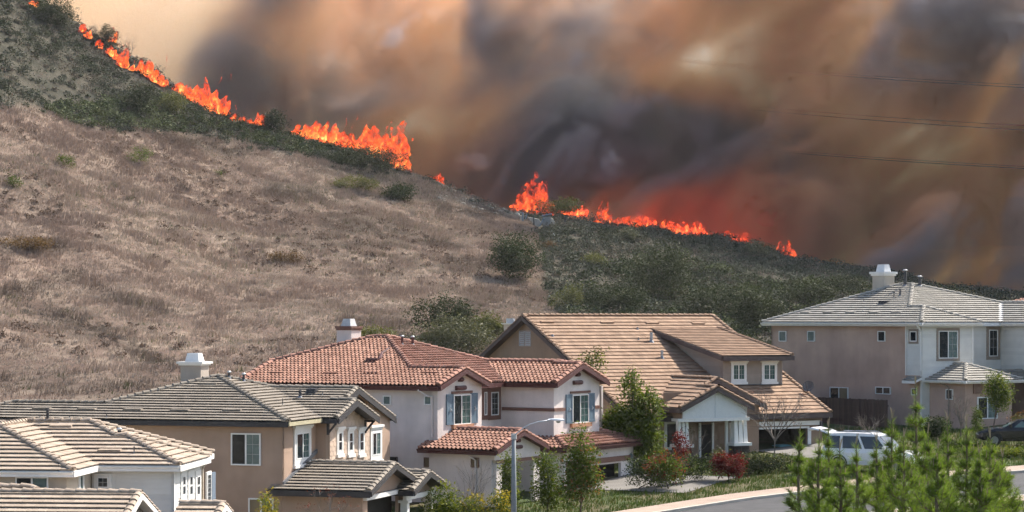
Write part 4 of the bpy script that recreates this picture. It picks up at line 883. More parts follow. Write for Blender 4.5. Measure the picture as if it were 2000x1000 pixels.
    def prof(z, zt):
        s_lo = (zr - z)/p; s_hi = 9 - (zt + .13 - zd)/pd if zt > zd - .0 else sd-.17
        return (max(s_lo+.03, 2.0), min(sd-.17, s_hi if zt > zd else sd-.17))
    planks(h, wc, c_, 0, 0, mz(sd)+.05, zd+.9, .21, sid, prof)
    box_part(h, 'corner_board', f_, (t0-.03, t0+.1, mz(sd)+.02, zd-.05), .036, .055, sid); box_part(h, 'corner_board', f_, (t1-.1, t1+.03, mz(sd)+.02, zd-.05), .036, .055, sid)
    for u0, u1, um in ((1430.5, 1454, 1442), (1490.5, 1513.5, 1502)): window(h, f_, u0, u1, 711.5, 742, (glass_blind, glass_blind), grid=(2, 3), casing=white_paint, cw=.11, header=white_paint, sill=white_paint, um=um)
    mb = MB(); mb.bar((sd+.05, t0, mz(sd)+.05), (sd+.05, t1, mz(sd)+.05), .16, .04); h.part('apron_flashing', mb, metal_dark)
    # porch: white gable, columns on stone piers, recessed front door
    sp = 12.75; zb1 = h.Z(822, sp, 4.5); zb0 = h.Z(816, sp, 4.5); g_ = ('s', sp); pan = simple('panel_white', (0.66, 0.68, 0.68), .6, .04)
    tm = 4.57; gz = lambda t: zw + p*min(t-2.25, 6.9-t) - .17
    for a, b in ((2.55, tm-.012), (tm+.012, 6.62)):
        mb = MB(); lo_, hi_ = (a, b); P = [fpt(g_, a, zb0, 0), fpt(g_, b, zb0, 0), fpt(g_, b, gz(b), 0), fpt(g_, a, gz(a), 0)]; mb.prism(P, (-.12, 0, 0)); h.part('gable_panel', mb, pan)
    box_part(h, 'beam', g_, (2.2, 6.75, zb1-.02, zb0-.003), -.14, .05, white_paint)
    wall(h, ('t', 2.6), 10.2, sp-.2, zb0-.02, zw+.05, st); wall(h, ('t', 2.6), 10.2, 11.0, 0, zb0-.022, st); box_part(h, 'beam', ('t', 2.6), (9.6, sp-.2, zb1-.02, zb0-.03), 0, .08, white_paint)
    zp = h.Z(866, sp, 5); stone = simple('pier_stone', (0.055, 0.045, 0.04), .9, .4, 5.0, objvar=.5)
    for ta, tb in ((2.35, 3.05), (5.85, 6.75)):
        am = (ta+tb)/2
        pb = MB(); pb.box((sp-.75, ta-.02, 0), (sp-.02, tb+.02, zp-.16)); pr = h.part('stone_pier', pb, stone)
        for j in range(7):
            n_ = 3
            for i in range(n_):
                a = ta + (tb-ta)*i/n_; z = .1 + (zp-.3)*j/7; q = MB(); fbox(q, g_, a+.012+.05*(j % 2), a+(tb-ta)/n_-.012+.04*(j % 2), z+.012, z+(zp-.3)/7-.012, -.02, .035+.02*random.random()); link('stone', q.mesh('stone', stone), pr)
        mb = MB(); mb.box((sp-.80, ta-.12, zp-.158), (sp+.10, tb+.12, zp)); h.part('column_base', mb, white_paint)
        for k in range(3):
            c = am + (k-1)*(tb-ta)*.33; w0, w1_ = (tb-ta)*.15, (tb-ta)*.11; mb = MB(); z0_, z1_ = zp+.002, zb1-.022
            V = [(sp-.35-w0, c-w0, z0_), (sp-.35+w0*2, c-w0, z0_), (sp-.35+w0*2, c+w0, z0_), (sp-.35-w0, c+w0, z0_), (sp-.35-w1_, c-w1_, z1_), (sp-.35+w1_*2, c-w1_, z1_), (sp-.35+w1_*2, c+w1_, z1_), (sp-.35-w1_, c+w1_, z1_)]
            mb.add(V, [(0,3,2,1),(4,5,6,7),(0,1,5,4),(1,2,6,5),(2,3,7,6),(3,0,4,7)]); h.part('column', mb, white_paint)
    bk = ('s', 11.0); wall(h, bk, .45, 8.3, 0, 2.75, st)
    wall(h, ('s', 10.9), 2.6, 8.3, 2.76, zw+.75, st)
    d0, d1 = fa(h, bk, 1368), fa(h, bk, 1389); do = box_part(h, 'door', bk, (d0, d1, 0.05, 2.3), 0, .05, dark_inside)
    for a in (d0-.14, d1+.0): box_part(h, 'door_casing', bk, (a+.01, a+.13, 0.05, 2.4), 0, .09, white_paint)
    w0, w1_ = fa(h, bk, 1420), fa(h, bk, 1424); box_part(h, 'porch_post', ('s', 12.2), (h.T(1418, 12.2), h.T(1422.5, 12.2), 0, zb1-.02), -.12, 0, white_paint)
    window(h, bk, 1426, 1446, 828, 870, (glass_dark,), casing=white_paint, cw=.08); window(h, bk, 1300, 1340, 826, 875, (glass_dark, glass_dark), casing=white_paint, cw=.1)
    # right return of the porch wing and the open garage
    wall(h, ('s', 11.45), 6.85, 8.3, 0, zw+.3, st)
    sg = 11.1; g2 = ('s', sg); a0, a1 = fa(h, g2, 1482), fa(h, g2, 1577); zo = h.Z(836, sg, a1)
    zt = mz(11.6) - .1
    wall(h, g2, 8.3, 12.65, 0, zt, st, holes=[(a0, a1, 0, zo)]); z1, z0 = h.Z(821.5, sg, a1), h.Z(830, sg, a1)
    box_part(h, 'beam', g2, (fa(h, g2, 1480), fa(h, g2, 1599), z0, z1), 0, .14, white_paint); box_part(h, 'garage_trim', g2, (a0, a1+.1, zo+.0, zo+.1), 0.001, .05, white_paint); box_part(h, 'garage_trim', g2, (a1, a1+.22, 0, zo), 0.001, .05, white_paint)
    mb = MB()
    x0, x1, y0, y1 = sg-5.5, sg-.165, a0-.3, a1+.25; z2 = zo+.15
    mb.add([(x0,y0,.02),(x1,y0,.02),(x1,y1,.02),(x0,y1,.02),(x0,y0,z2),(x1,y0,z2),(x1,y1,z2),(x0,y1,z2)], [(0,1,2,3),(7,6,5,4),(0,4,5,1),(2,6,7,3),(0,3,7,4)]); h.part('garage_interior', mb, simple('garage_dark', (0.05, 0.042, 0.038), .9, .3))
    wall(h, ('t', 12.65), 0, 11.1, 0, 2.6, st)
    lt, lz = fa(h, g2, 1600), h.Z(830, sg, 12.3); mb = MB(); mb.box((sg, lt-.08, lz-.2), (sg+.25, lt+.08, lz+.2)); h.part('wall_lantern', mb, metal_dark)
    chimney(h, 984, 1003, 1010, 138.5, 634, 631, 622, 5.0, STUCCO('stucco_brown2', (0.5, 0.44, 0.38)), white_paint, simple('flue_galv2', (0.55, 0.56, 0.58), .5, .1), .12, (.2, .08))
    vents_px(h, F_, [(1272, 649, 668, .09, False), (1293, 684, 700, .075, False)], metal_grey); vents_px(h, F_, [(1245, 639, 644, .05, False), (1247, 659, 665, .04, False), (1079, 653, 657, .06, False)])
    tile_vents(h, R_, F_, [(1070, 632), (1187, 633), (1275, 634), (1365, 635)], tile_tan)
    # satellite dish on the right edge of the garage roof
    pd_ = on_slope_px(h, F_, 1578, 770); c0 = pd_ + Vector((.1, -.05, .45)); mb = MB(); mb.tube([pd_, pd_ + Vector((0,0,.3)), c0 - Vector((.1,0,0))], .03, 6); arm = h.part('dish_mount', mb, metal_dark)
    db = MB(); nrm = Vector((.55, -.75, .45)).normalized(); a = nrm.cross(Vector((0,0,1))).normalized(); b = a.cross(nrm); V = [c0 - nrm*.06]; n = 16
    for k, (rr_, dz) in enumerate(((.15, -.045), (.28, 0.0), (.33, .02))):
        V += [c0 + nrm*dz + (a*math.cos(2*math.pi*i/n) + b*math.sin(2*math.pi*i/n))*rr_ for i in range(n)]
    Fs = [(0, 1+i, 1+(i+1) % n) for i in range(n)]
    for k in range(2): Fs += [(1+k*n+i, 1+(k+1)*n+i, 1+(k+1)*n+(i+1) % n, 1+k*n+(i+1) % n) for i in range(n)]
    db.add(V, Fs); db.bar(c0 - b*.3, c0 + nrm*.35, .03, .03); h.part('satellite_dish', db, simple('dish_grey', (0.11, 0.10, 0.10), .6, .1))
    return h
H4 = house_four()

# ------------------------------------------------------------------ house 5: pink stucco and white siding, right
def house_five():
    h = House('house', 'pinkish stucco house with white siding front and pale tiled hip roof on the right', 57, 1800, 630, 133, 6.1)
    p, ze, r, w = 0.385, 6.1, 6.05, 1.2
    st = STUCCO('stucco_pink', (0.50, 0.35, 0.28)); sid = simple('siding_white', (0.66, 0.65, 0.61), .65, .06, 2, objvar=.06); taupe = simple('trim_taupe', (0.27, 0.22, 0.18), .6, .1)
    tb = 12.1
    LS = Slope([(0,0), (-2.4,2.4), (-w-2.4,2.4), (-w-r,r), (-8.43,r), (-14.48,0)], (0,0), (0,1), ze, p)
    WE = Slope([(0,0), (0,4.8), (-2.4,2.4)], (0,0), (-1,0), ze, p); WR = Slope([(0,4.8), (-w,4.8), (-w-2.4,2.4), (-2.4,2.4)], (0,4.8), (0,-1), ze, p)
    RS = Slope([(-w,4.8), (-w,7.53), (-4.28,10.61), (-w-r,r+.33), (-w-r,r), (-w-2.4,2.4)], (-w,0), (-1,0), ze, p); RS.poly = [(-w,4.8), (-w,7.53), (-4.28,10.61), (-w-r,r), (-w-2.4,2.4)]
    LE = Slope([(-14.48,0), (-8.43,r), (-14.48,tb)], (-14.48,0), (1,0), ze, p); BK = Slope([(-w-r,r), (-4.28,10.61), (-4.28,tb), (-14.48,tb), (-8.43,r)], (0,tb), (0,-1), ze, p); BK.poly = [(-w-r,r), (-5.77,tb), (-14.48,tb), (-8.43,r)]
    XL = Slope([(-w,7.53), (6,7.53), (6,10.61), (-4.28,10.61)], (0,7.53), (0,1), ze, p); XR = Slope([(6,10.61), (6,13.7), (-6,13.7), (-4.28,10.61)], (0,13.69), (0,-1), ze, p)
    R_ = Roof(h, [LS, WE, WR, RS, LE, BK, XL, XR], tile_pale, white_paint, W=.34, X=.35, lo=.09)
    for P, Q in ((LS.at((0,0)), LS.at((-2.4,2.4))), (LS.at((-w-2.4,2.4)), LS.at((-w-r,r))), (LS.at((-2.4,2.4)), LS.at((-w-2.4,2.4))), (LS.at((-w-r,r)), LS.at((-8.43,r))), (LS.at((-8.43,r)), LS.at((-14.48,0))), (RS.at((-w-r,r)), RS.at((-4.28,10.61))), (XL.at((-4.28,10.61)), XL.at((6,10.61))), (WE.at((0,4.8)), WE.at((-2.4,2.4)))): R_.caps(P, Q)
    mb = MB(); mb.bar(RS.at((-w,7.53)) + Vector((0,0,.06)), RS.at((-4.28,10.61)) + Vector((0,0,.06)), .34, .02); h.part('valley_flashing', mb, white_paint)
    for P, Q, o in (((-14.48,0,ze),(0,0,ze),(0,-1)), ((0,0,ze),(0,4.8,ze),(1,0)), ((-w,4.8,ze),(-w,7.53,ze),(1,0)), ((-w,7.53,ze),(6,7.53,ze),(0,-1))): R_.board(P, Q, white_paint, .2, .05, out=o)
    R_.gutter((-14.48,-.03,ze-.02), (0,-.03,ze-.02), white_paint, (0,-1), .13); R_.gutter((.03,0,ze-.02), (.03,4.8,ze-.02), white_paint, (1,0), .13); R_.gutter((-w,7.5,ze-.02), (6,7.5,ze-.02), white_paint, (0,-1), .13)
    ov = .4; L_ = ('t', ov); sx = h.S(1770, ov); zs = h.Z(733, sx, ov)
    wall(h, L_, -14.05, sx, 0, ze-.03, st); wall(h, L_, sx+.001, -ov-.161, 0, zs, st); wS = wall(h, L_, sx+.001, -ov-.161, zs+.002, ze-.03, sid)
    planks(h, wS, L_, sx+.07, -ov-.02, zs+.02, ze-.1, .21, sid); box_part(h, 'corner_board', L_, (sx-.03, sx+.07, zs, ze-.04), .036, .06, white_paint)
    E_ = ('s', -ov); t5 = 4.4; wE = wall(h, E_, ov-.001, t5, 0, ze-.03, sid); planks(h, wE, E_, ov, t5, 2.9, ze-.1, .21, sid); box_part(h, 'corner_board', E_, (t5-.06, t5+.05, 2.5, ze-.04), .036, .06, white_paint)
    M_ = ('s', -w-ov); wM = wall(h, M_, t5, 7.93, 0, ze-.03, sid); planks(h, wM, M_, t5, 7.9, 2.9, ze-.1, .21, sid)
    X_ = ('t', 7.93); wX = wall(h, X_, -w-ov, 6, 0, ze-.03, sid); planks(h, wX, X_, -w-ov+.05, 6, 2.9, ze-.1, .21, sid); wall(h, ('t', 11.7), -14, -4, 0, ze-.03, st); wall(h, ('s', -14.05+.16), ov, 11.7, 0, ze-.03, st)
    for u0, u1 in ((1522.5, 1537), (1578, 1592.5), (1715.5, 1730)): window(h, L_, u0, u1, 646.5, 667, (glass_pale if u0 < 1700 else glass_dark,))
    window(h, L_, 1778.5, 1791.5, 647, 667, (glass_dark,), casing=taupe, cw=.12)
    window(h, L_, 1622, 1657.5, 756, 796, (glass_dark, glass_tan)); window(h, L_, 1711, 1740.5, 755.5, 770, (glass_dark, glass_dark)); window(h, L_, 1781, 1791, 758, 772, (glass_dark,))
    window(h, E_, 1832, 1869.5, 646, 700, (glass_dark, glass_pale), grid=[None, (2, 4)], casing=taupe, cw=.15); window(h, M_, 1930.5, 1947.5, 644, 696, (glass_dark,), grid=(2, 3), casing=taupe, cw=.2)
    downspout(h, [(-.3,-.1,ze-.15), (-.35,.15,ze-.4), (-.35,.26,ze-.5), (-.35,.26,3.3)], white_paint, .05)
    chimney(h, 1704, 1727, 1747, 143.5, 538.5, 530.5, 516, ze+.2, STUCCO('stucco_greige2', (0.50, 0.45, 0.38)), white_paint, simple('flue_white', (.72, .72, .72), .5, .05), .14, (.30, .08))
    vents_px(h, LS, [(1768, 529, 559, .10, True), (1730, 561, 568, .02, False), (1746, 570, 583, .03, False), (1758, 565, 579, .06, False), (1687, 585, 591, .02, False), (1685, 608, 610, .03, False)], metal_dark); vents_px(h, RS, [(1796.5, 541, 560, .10, True)], metal_dark)
    pb = on_slope_px(h, LS, 1727, 593); mb = MB(); mb.box((pb.x-.3, pb.y-.2, pb.z-.06), (pb.x+.3, pb.y+.2, pb.z+.18)); h.part('attic_vent', mb, metal_dark)
    tile_vents(h, R_, LS, [(1572, 613), (1616, 613), (1660, 613), (1706, 613), (1750, 612)], tile_pale)
    # porch hip roof
    zl = 2.79; A0 = (2.9, .64); q = 2.26
    PL = Slope([(-1.5,.64), (2.9,.64), (2.9-q,.64+q), (-.4,.64+q), (-.4,.4), (-1.5,.4)], (0,.64), (0,1), zl, p); PL.poly = [(-.4,.64), (2.9,.64), (2.9-q,.64+q), (-.4,.64+q)]
    PS = Slope([(-1.5,-.1), (-.4,-.1), (-.4,.4), (-1.5,.4)], (0,-.1), (0,1), zl-.05, p)
    PE = Slope([(2.9,.64), (2.9,5.16), (2.9-q,.64+q)], (2.9,0), (-1,0), zl, p); PR = Slope([(2.9,5.16), (-.4,5.16), (-.4,.64+q), (2.9-q,.64+q)], (0,5.16), (0,-1), zl, p)
    PX = Slope([(2.2,5.16), (2.2,9.5), (-.1,9.5), (-.1,5.16)], (2.2,0), (-1,0), zl, p*.6)
    R2 = Roof(h, [PL, PS, PE, PR, PX], tile_pale, white_paint, W=.34, X=.35, limit=150)
    R2.caps(PL.at((2.9,.64)), PL.at((2.9-q,.64+q))); R2.caps(PL.at((2.9-q,.64+q)), PL.at((-.4,.64+q))); R2.caps(PE.at((2.9,5.16)), PE.at((2.9-q,.64+q)))
    for P, Q, o in (((-.4,.64,zl),(2.9,.64,zl),(0,-1)), ((2.9,.64,zl),(2.9,5.16,zl),(1,0)), ((-1.5,-.1,zl-.05),(-.4,-.1,zl-.05),(0,-1)), ((2.2,5.16,zl),(2.2,9.5,zl),(1,0))): R2.board(P, Q, white_paint, .16, .05, out=o)
    R2.gutter((-1.5,.60,zl-.02), (2.9,.60,zl-.02), white_paint, (0,-1), .13); R2.gutter((2.93,.64,zl-.02), (2.93,5.16,zl-.02), white_paint, (1,0), .13)
    wall(h, ('t', 1.0), -.4, 2.5-.161, 0, zl-.05, st); F5 = ('s', 2.5); wall(h, F5, 1.0-.001, 4.7, 0, zl-.05, st); wall(h, ('s', 1.2), 4.7, 9.5, 0, zl-.05, simple('garage_brown', (0.13, 0.075, 0.055), .8, .15))
    window(h, ('t', 1.0), 1848.5, 1862, 760, 780.5, (glass_dark,)); _, q_ = window(h, F5, 1908, 1947, 775, 818, (glass_dark, glass_pale), grid=[None, (2, 3)], fw=.06)
    box_part(h, 'window_header', F5, (q_[0]-.3, q_[1]+.3, q_[3]+.2, q_[3]+.75), 0, .09, brown := simple('trim_brown2', (0.20, 0.12, 0.09), .7, .12))
    downspout(h, [(.9,.6,zl-.15), (1.2,.85,zl-.35), (1.25,.93,zl-.45), (1.25,.93,.1)], taupe, .045)
    return h
H5 = house_five()
# neighbour beyond, of which only the tip of its red roof shows at the right edge
def house_six():
    h = House('house', 'distant house whose red tiled roof tip peeks in at the right edge', 50, 2152, 582, 165, 6.4)
    p, ze = .35, 6.0
    F_ = Slope([(0,0), (-2.5,2.5), (-2.5,7), (0,9.5)], (0,0), (-1,0), ze, p); L_ = Slope([(0,0), (-9,0), (-6.5,2.5), (-2.5,2.5)], (0,0), (0,1), ze, p); F_.poly = [(0,0), (0,9.5), (-2.5,7), (-2.5,2.5)]; B_ = Slope([(-9,9.5), (-9,0), (-6.5,2.5), (-6.5,7)], (-9,0), (1,0), ze, p); C_ = Slope([(0,9.5), (-9,9.5), (-6.5,7), (-2.5,7)], (0,9.5), (0,-1), ze, p)
    # stands mostly outside the frame: shift so that only the eave corner shows
    Rf = Roof(h, [F_, L_, B_, C_], tile_clay, simple('fascia_maroon', (0.085, .03, .028), .6, .15), W=.235, X=.335, kind='barrel', lo=.03, hi=0, cap_r=.15, limit=0)
    st = STUCCO('stucco_tan2', (0.45, 0.36, 0.28))
    wall(h, ('t', .4), -8.6, -.4, 0, ze-.03, st); wall(h, ('s', -.4), .4, 9.1, 0, ze-.03, st)
    return h

H6 = house_six()
# ------------------------------------------------------------------ plants
def gz(x, y): return float(ground_z(np.array([x]), np.array([y]))[0])
def on_ground(u, y): x = (u-UC)/FPX*y; return Vector((x, y, gz(x, y)))
_yy = np.arange(160, 330, 0.5)
def hill_hit(u, v):
    """the point of the hillside that the photograph shows at u, v (the crest when v lies above it)"""
    xs = (u-UC)/FPX*_yy; vs = HORIZON - FPX*ground_z(xs, _yy)/_yy
    k = np.argmax(vs <= v) if (vs <= v).any() else len(_yy)-1
    return Vector((xs[k], _yy[k], gz(xs[k], _yy[k])))

def leaf_quads(C, size, rs, droop=0.25, aspect=0.45):
    """rhombic leaves round the points C (n,3)"""
    n = len(C); d = rs.normal(size=(n, 3)); d[:, 2] = d[:, 2]*0.6 - droop; d /= np.linalg.norm(d, axis=1)[:, None]
    q = rs.normal(size=(n, 3)); w = np.cross(d, q); w /= np.linalg.norm(w, axis=1)[:, None] + 1e-9
    L = size*(0.6 + 0.8*rs.random(n))[:, None]; w = w*L*aspect*0.5
    return np.stack([C, C + d*L*0.45 + w, C + d*L, C + d*L*0.45 - w], 1)
def crown_points(blobs, n, rs, shell=0.55, per=9, spread=0.16):
    """leaf points gathered in twigs inside the ellipsoids blobs = (x, y, z, rx, ry, rz)"""
    vol = np.array([b[3]*b[4]*b[5] for b in blobs]); m = max(1, n//per); k = rs.choice(len(blobs), m, p=vol/vol.sum())
    B = np.array(blobs)[k]; d = rs.normal(size=(m, 3)); d /= np.linalg.norm(d, axis=1)[:, None]
    r = (shell + (1-shell)*rs.random(m))*(0.75 + 0.35*rs.random(m)); tw = B[:, :3] + d*r[:, None]*B[:, 3:6]
    P = np.repeat(tw, per, 0); return P + rs.normal(size=P.shape)*spread
def limbs(mb, base, blobs, r0, rs, twigs=0):
    """tapered trunk that forks towards the blobs"""
    base = Vector(base); top = Vector((sum(b[0] for b in blobs)/len(blobs), sum(b[1] for b in blobs)/len(blobs), max(b[2] for b in blobs)))
    pts = [base + (top-base)*k/5 + Vector((rs.normal()*.06, rs.normal()*.06, 0))*(k > 0) for k in range(6)]
    mb.tube(pts, [r0*(1-.16*k) for k in range(6)], 7)
    for b in blobs:
        c = Vector(b[:3]); j = min(4, max(1, int(5*(c.z-base.z)/max(top.z-base.z, .1)*.6))); s = pts[j]; mid = s.lerp(c, .5) + Vector((0, 0, .1))
        mb.tube([s, mid, c + Vector((0, 0, b[5]*.5))], [r0*.45, r0*.3, r0*.1], 5)
bark = simple('bark', (0.12, 0.09, 0.07), 0.9, 0.25, 6.0); bark_grey = simple('bark_grey', (0.20, 0.165, 0.135), 0.9, 0.25, 6.0)
def tree(name, label, base, blobs, n, size, mat, r0=0.09, seed=1, cat='tree', group=None, spread=0.16, per=9, shell=0.5, extra=None):
    """blobs relative to the base"""
    rs = np.random.default_rng(seed); root = empty(name, base); tag(root, label, cat, group)
    mb = MB(); limbs(mb, (0, 0, -.1), blobs, r0, rs); mb.build('trunk', bark, root, True)
    P = crown_points(blobs, n, rs, shell, per, spread)
    link('crown', tri_mesh('crown', leaf_quads(P, size, rs), mat=mat), root)
    if extra:
        P = crown_points(blobs, extra[1], rs, .9, 5, spread); link('new_leaves', tri_mesh('new_leaves', leaf_quads(P, size*.9, rs), mat=extra[0]), root)
    return root
def shrub(name, label, base, blobs, n, size, mat, seed=1, cat='shrub', group=None, spread=.1, extra=None, per=7):
    rs = np.random.default_rng(seed); P = crown_points(blobs, n, rs, .45, per, spread); P[:, 2] = np.maximum(P[:, 2], .02)
    o = link(name, tri_mesh(name, leaf_quads(P, size, rs), mat=mat)); o.location = base; tag(o, label, cat, group)
    mb = MB(); limbs(mb, (0, 0, -.1), blobs, .035, rs); mb.build('stem', bark, o)
    if extra:
        P = crown_points([(b[0], b[1], b[2]+b[5]*.25, b[3], b[4], b[5]*.85) for b in blobs], extra[1], rs, .9, 5, spread); link('new_leaves', tri_mesh('new_leaves', leaf_quads(P, size, rs, -.3), mat=extra[0]), o)
    return o
def bare(name, label, base, h, w, seed, mat=bark_grey, r0=.035, stems=4, depth=4, cat='bare tree', berries=None, trunk=0.0, lean=0.0):
    """leafless branching twigs"""
    rs = np.random.default_rng(seed); root = empty(name, base); tag(root, label, cat); mb = MB(); tips = []
    def grow(p, d, L, r, k):
        q = p + d*L; mid = p + d*L*.5 + Vector(rs.normal(size=3)*L*.05); mb.tube([p, mid, q], [r, r*.85, r*.7], 4 if k > 1 else 3, False)
        if k == 0: tips.append(q); return
        for _ in range(int(rs.integers(2, 4))):
            e = (d + Vector(rs.normal(size=3))*.42 + Vector((lean, 0, .18))).normalized(); grow(q if rs.random() > .3 else mid, e, L*(.62+.25*rs.random()), r*.62, k-1)
    p0 = Vector((0, 0, -.1))
    if trunk: mb.tube([p0, Vector((.03, 0, trunk))], [r0*1.3, r0], 6); p0 = Vector((.03, 0, trunk))
    for _ in range(stems):
        d = Vector((rs.normal()*w, rs.normal()*w, 1)).normalized(); grow(p0, d, h*.36, r0, depth)
    mb.build('branches', mat, root)
    if berries:
        P = np.array([list(t) for t in tips for _ in range(berries[1])]) + rs.normal(size=(len(tips)*berries[1], 3))*.05
        link('leaves', tri_mesh('leaves', leaf_quads(P, berries[2], rs), mat=berries[0]), root)
    return root

leaf_green = leafmat('leaf_green', (0.080, 0.118, 0.024)); leaf_dark = leafmat('leaf_dark', (0.028, 0.046, 0.016), trans=.2); leaf_lime = leafmat('leaf_lime', (0.16, 0.19, 0.03)); leaf_yellow = leafmat('leaf_yellow', (0.30, 0.25, 0.04))
leaf_red = leafmat('leaf_red', (0.12, 0.016, 0.018), trans=.3); leaf_bronze = leafmat('leaf_bronze', (0.20, 0.10, 0.05)); leaf_sage = leafmat('leaf_sage', (0.105, 0.115, 0.075), .3, .15); leaf_oak = leafmat('leaf_oak', (0.036, 0.050, 0.022), .35, .15); leaf_olive = leafmat('leaf_olive', (0.115, 0.125, 0.05), .3, .25)
leaf_palm = leafmat('leaf_palm', (0.11, 0.15, 0.035)); berry = leafmat('leaf_berry', (0.20, 0.05, 0.03), .3)

def at_ground(u, y, vtop=None): b = on_ground(u, y); return b, (HORIZON - vtop)/FPX*y - b.z if vtop else None
# trees beside the houses
b, H = at_ground(1228, 118.6, 708)
tree('street_tree', 'tall leafy green tree between the white house and the brown house', b, [(.15,0,H*.42,1.4,1.0,1.5),(.95,-.1,H*.58,.9,.8,1.0),(.9,0,H*.28,.9,.8,1.0),(-.75,.1,H*.42,.75,.8,1.0),(.1,0,H*.78,.6,.6,.75),(.2,.1,H*.93,.32,.3,.42),(.7,0,H*.3,.7,.7,.8),(-.4,-.2,H*.25,.8,.8,.8)], 13000, .18, leaf_green, .09, 11, extra=(leaf_lime, 1500))
b, H = at_ground(1155, 121.8, 682)
tree('tree', 'sparse treetop with thin yellowish leaves rising behind the right gable of the white house', b, [(0,0,H*.86,.75,.7,.8),(.4,0,H*.95,.4,.4,.4),(-.4,0,H*.8,.5,.5,.5),(0,0,H*.68,.6,.6,.7)], 900, .17, leaf_olive, .06, 12, per=6, extra=(leaf_lime, 250))
b, H = at_ground(1132, 103.0, 826)
tree('young_tree', 'young leafy tree in front of the garage of the white house', b, [(0,0,H*.86,.45,.4,.55),(-.3,0,H*.62,.6,.5,.6),(.35,0,H*.66,.65,.5,.6),(.1,0,H*.45,.85,.7,.6),(-.3,0,H*.3,.7,.6,.6),(.5,0,H*.36,.6,.5,.5)], 4200, .145, leaf_green, .05, 13, extra=(leaf_bronze, 500))
b, H = at_ground(993, 103.5, 880)
shrub('shrub', 'upright glossy green shrub at the foot of the street lamp', b, [(0,0,H*.35,.55,.5,H*.36),(.05,0,H*.72,.45,.4,H*.27)], 2200, .13, leaf_green, 14, extra=(leaf_lime, 500))
b, H = at_ground(1069, 105.0, 876)
shrub('shrub', 'broad dark green shrub left of the young tree by the garage', b, [(0,0,H*.35,.75,.6,H*.36),(-.05,0,H*.72,.6,.5,H*.27)], 2800, .13, leaf_green, 15, extra=(leaf_lime, 350))
b, H = at_ground(920, 103.5, 868); bare('bare_shrub', 'leafless grey shrub against the white wall below the entry roof', b, H*.9, .35, 21, r0=.022, stems=5, depth=3, cat='bare shrub')
b, H = at_ground(838, 103.0, 914)
root = empty('bird_of_paradise_plant', b); tag(root, 'clump of broad pointed leaves at the left foot of the white house', 'plant')
rs = np.random.default_rng(5)
for i in range(11):
    a = rs.random()*6.28; L = H*(.75+.35*rs.random()); mb = MB(); d = Vector((math.cos(a), math.sin(a), 0)); w = Vector((-d.y, d.x, 0))*.13
    pts = [Vector((0,0,0)) + d*(.12*L*k*k*.5) + Vector((0,0,L*k*(1-.12*k))) for k in (0, .35, .6, .8, 1.0)]; ws = (.1, .35, 1, .8, .05)
    V = [p + w*s*k for p, k in zip(pts, ws) for s in (-1, 1)]; mb.add(V, [(2*k, 2*k+1, 2*k+3, 2*k+2) for k in range(4)]); mb.build('leaf', leaf_green, root)
b, H = at_ground(862, 101.0, 940); shrub('shrub', 'low bright green shrub right of the tan porch gable', b, [(0,0,H*.45,.9,.7,H*.5),(.6,.2,H*.35,.7,.6,H*.4)], 1800, .14, leaf_green, 16, extra=(leaf_lime, 700))
for i, (u, v) in enumerate(((925, 948), (972, 944))):
    b, H = at_ground(u, 101.5, v); shrub('flowering_shrub', ('low shrub of yellow flowers below the bare grey shrub', 'low shrub of yellow flowers left of the street lamp')[i], b, [(0,0,H*.4,.55,.5,H*.42)], 900, .11, leaf_green, 30+i, extra=(leaf_yellow, 500), group='yellow flowering shrubs')
b, H = at_ground(523, 87.0, 958); shrub('shrub', 'yellow-green shrub in front of the tan house', b, [(0,0,H*.3,.4,.4,H*.3),(.0,0,H*.62,.42,.4,H*.25),(-.12,0,H*.88,.22,.2,H*.14),(.25,0,H*.8,.22,.2,H*.14)], 1900, .12, leaf_lime, 17, extra=(leaf_yellow, 600))
b, H = at_ground(648, 88.0, 938); bare('berry_tree', 'bare tree with dark red leaf remnants before the tan garage roof', b, H*.55, .5, 22, r0=.03, stems=4, depth=3, berries=(berry, 4, .07), trunk=H*.45)
# yard of the brown house
hedge_line = [(1268, 112.5), (1310, 113.2), (1350, 114), (1390, 114.6)]
def hedge(name, label, pts, htop, n, mat, seed, extra=None, wid=.55, cat='hedge'):
    P = [on_ground(u, y) for u, y in pts]; c = P[0]; bl = []
    for i in range(len(P)-1):
        for k in range(3):
            p = P[i].lerp(P[i+1], k/3); h_ = max(.45, (HORIZON - (htop + random.uniform(-3, 4)))/FPX*p.y - p.z); bl.append((p.x-c.x, p.y-c.y, p.z-c.z + h_*.5, .55, wid, h_*.5))
    return shrub(name, label, c, bl, n, .10, mat, seed, cat, None, .08, extra)
hedge('hedge', 'clipped dark hedge in front of the white porch', [(1240, 111.8), (1290, 112.6), (1340, 113.6), (1398, 114.8)], 884, 6500, leaf_dark, 41, (leaf_green, 900))
hedge('hedge', 'clipped dark hedge in front of the open garage of the brown house', [(1455, 115.6), (1500, 116.2), (1565, 116.8)], 884, 4200, leaf_dark, 42, (leaf_olive, 900))
b, H = at_ground(1424, 113.6, 881); shrub('red_shrub', 'round crimson-leaved shrub between the two hedges', b, [(0,0,H*.6,.85,.7,H*.42),(.35,.1,H*.5,.6,.6,H*.4),(-.45,0,H*.5,.5,.5,H*.4)], 3000, .12, leaf_red, 43)
b, H = at_ground(1306, 111.4, 880); shrub('red_tipped_shrub', 'green shrub with orange-red tips at the left end of the hedge', b, [(0,0,H*.5,.9,.6,H*.45),(-.5,0,H*.45,.6,.5,H*.4)], 2000, .12, leaf_green, 44, extra=(leafmat('leaf_orange', (.16, .04, .025)), 600))
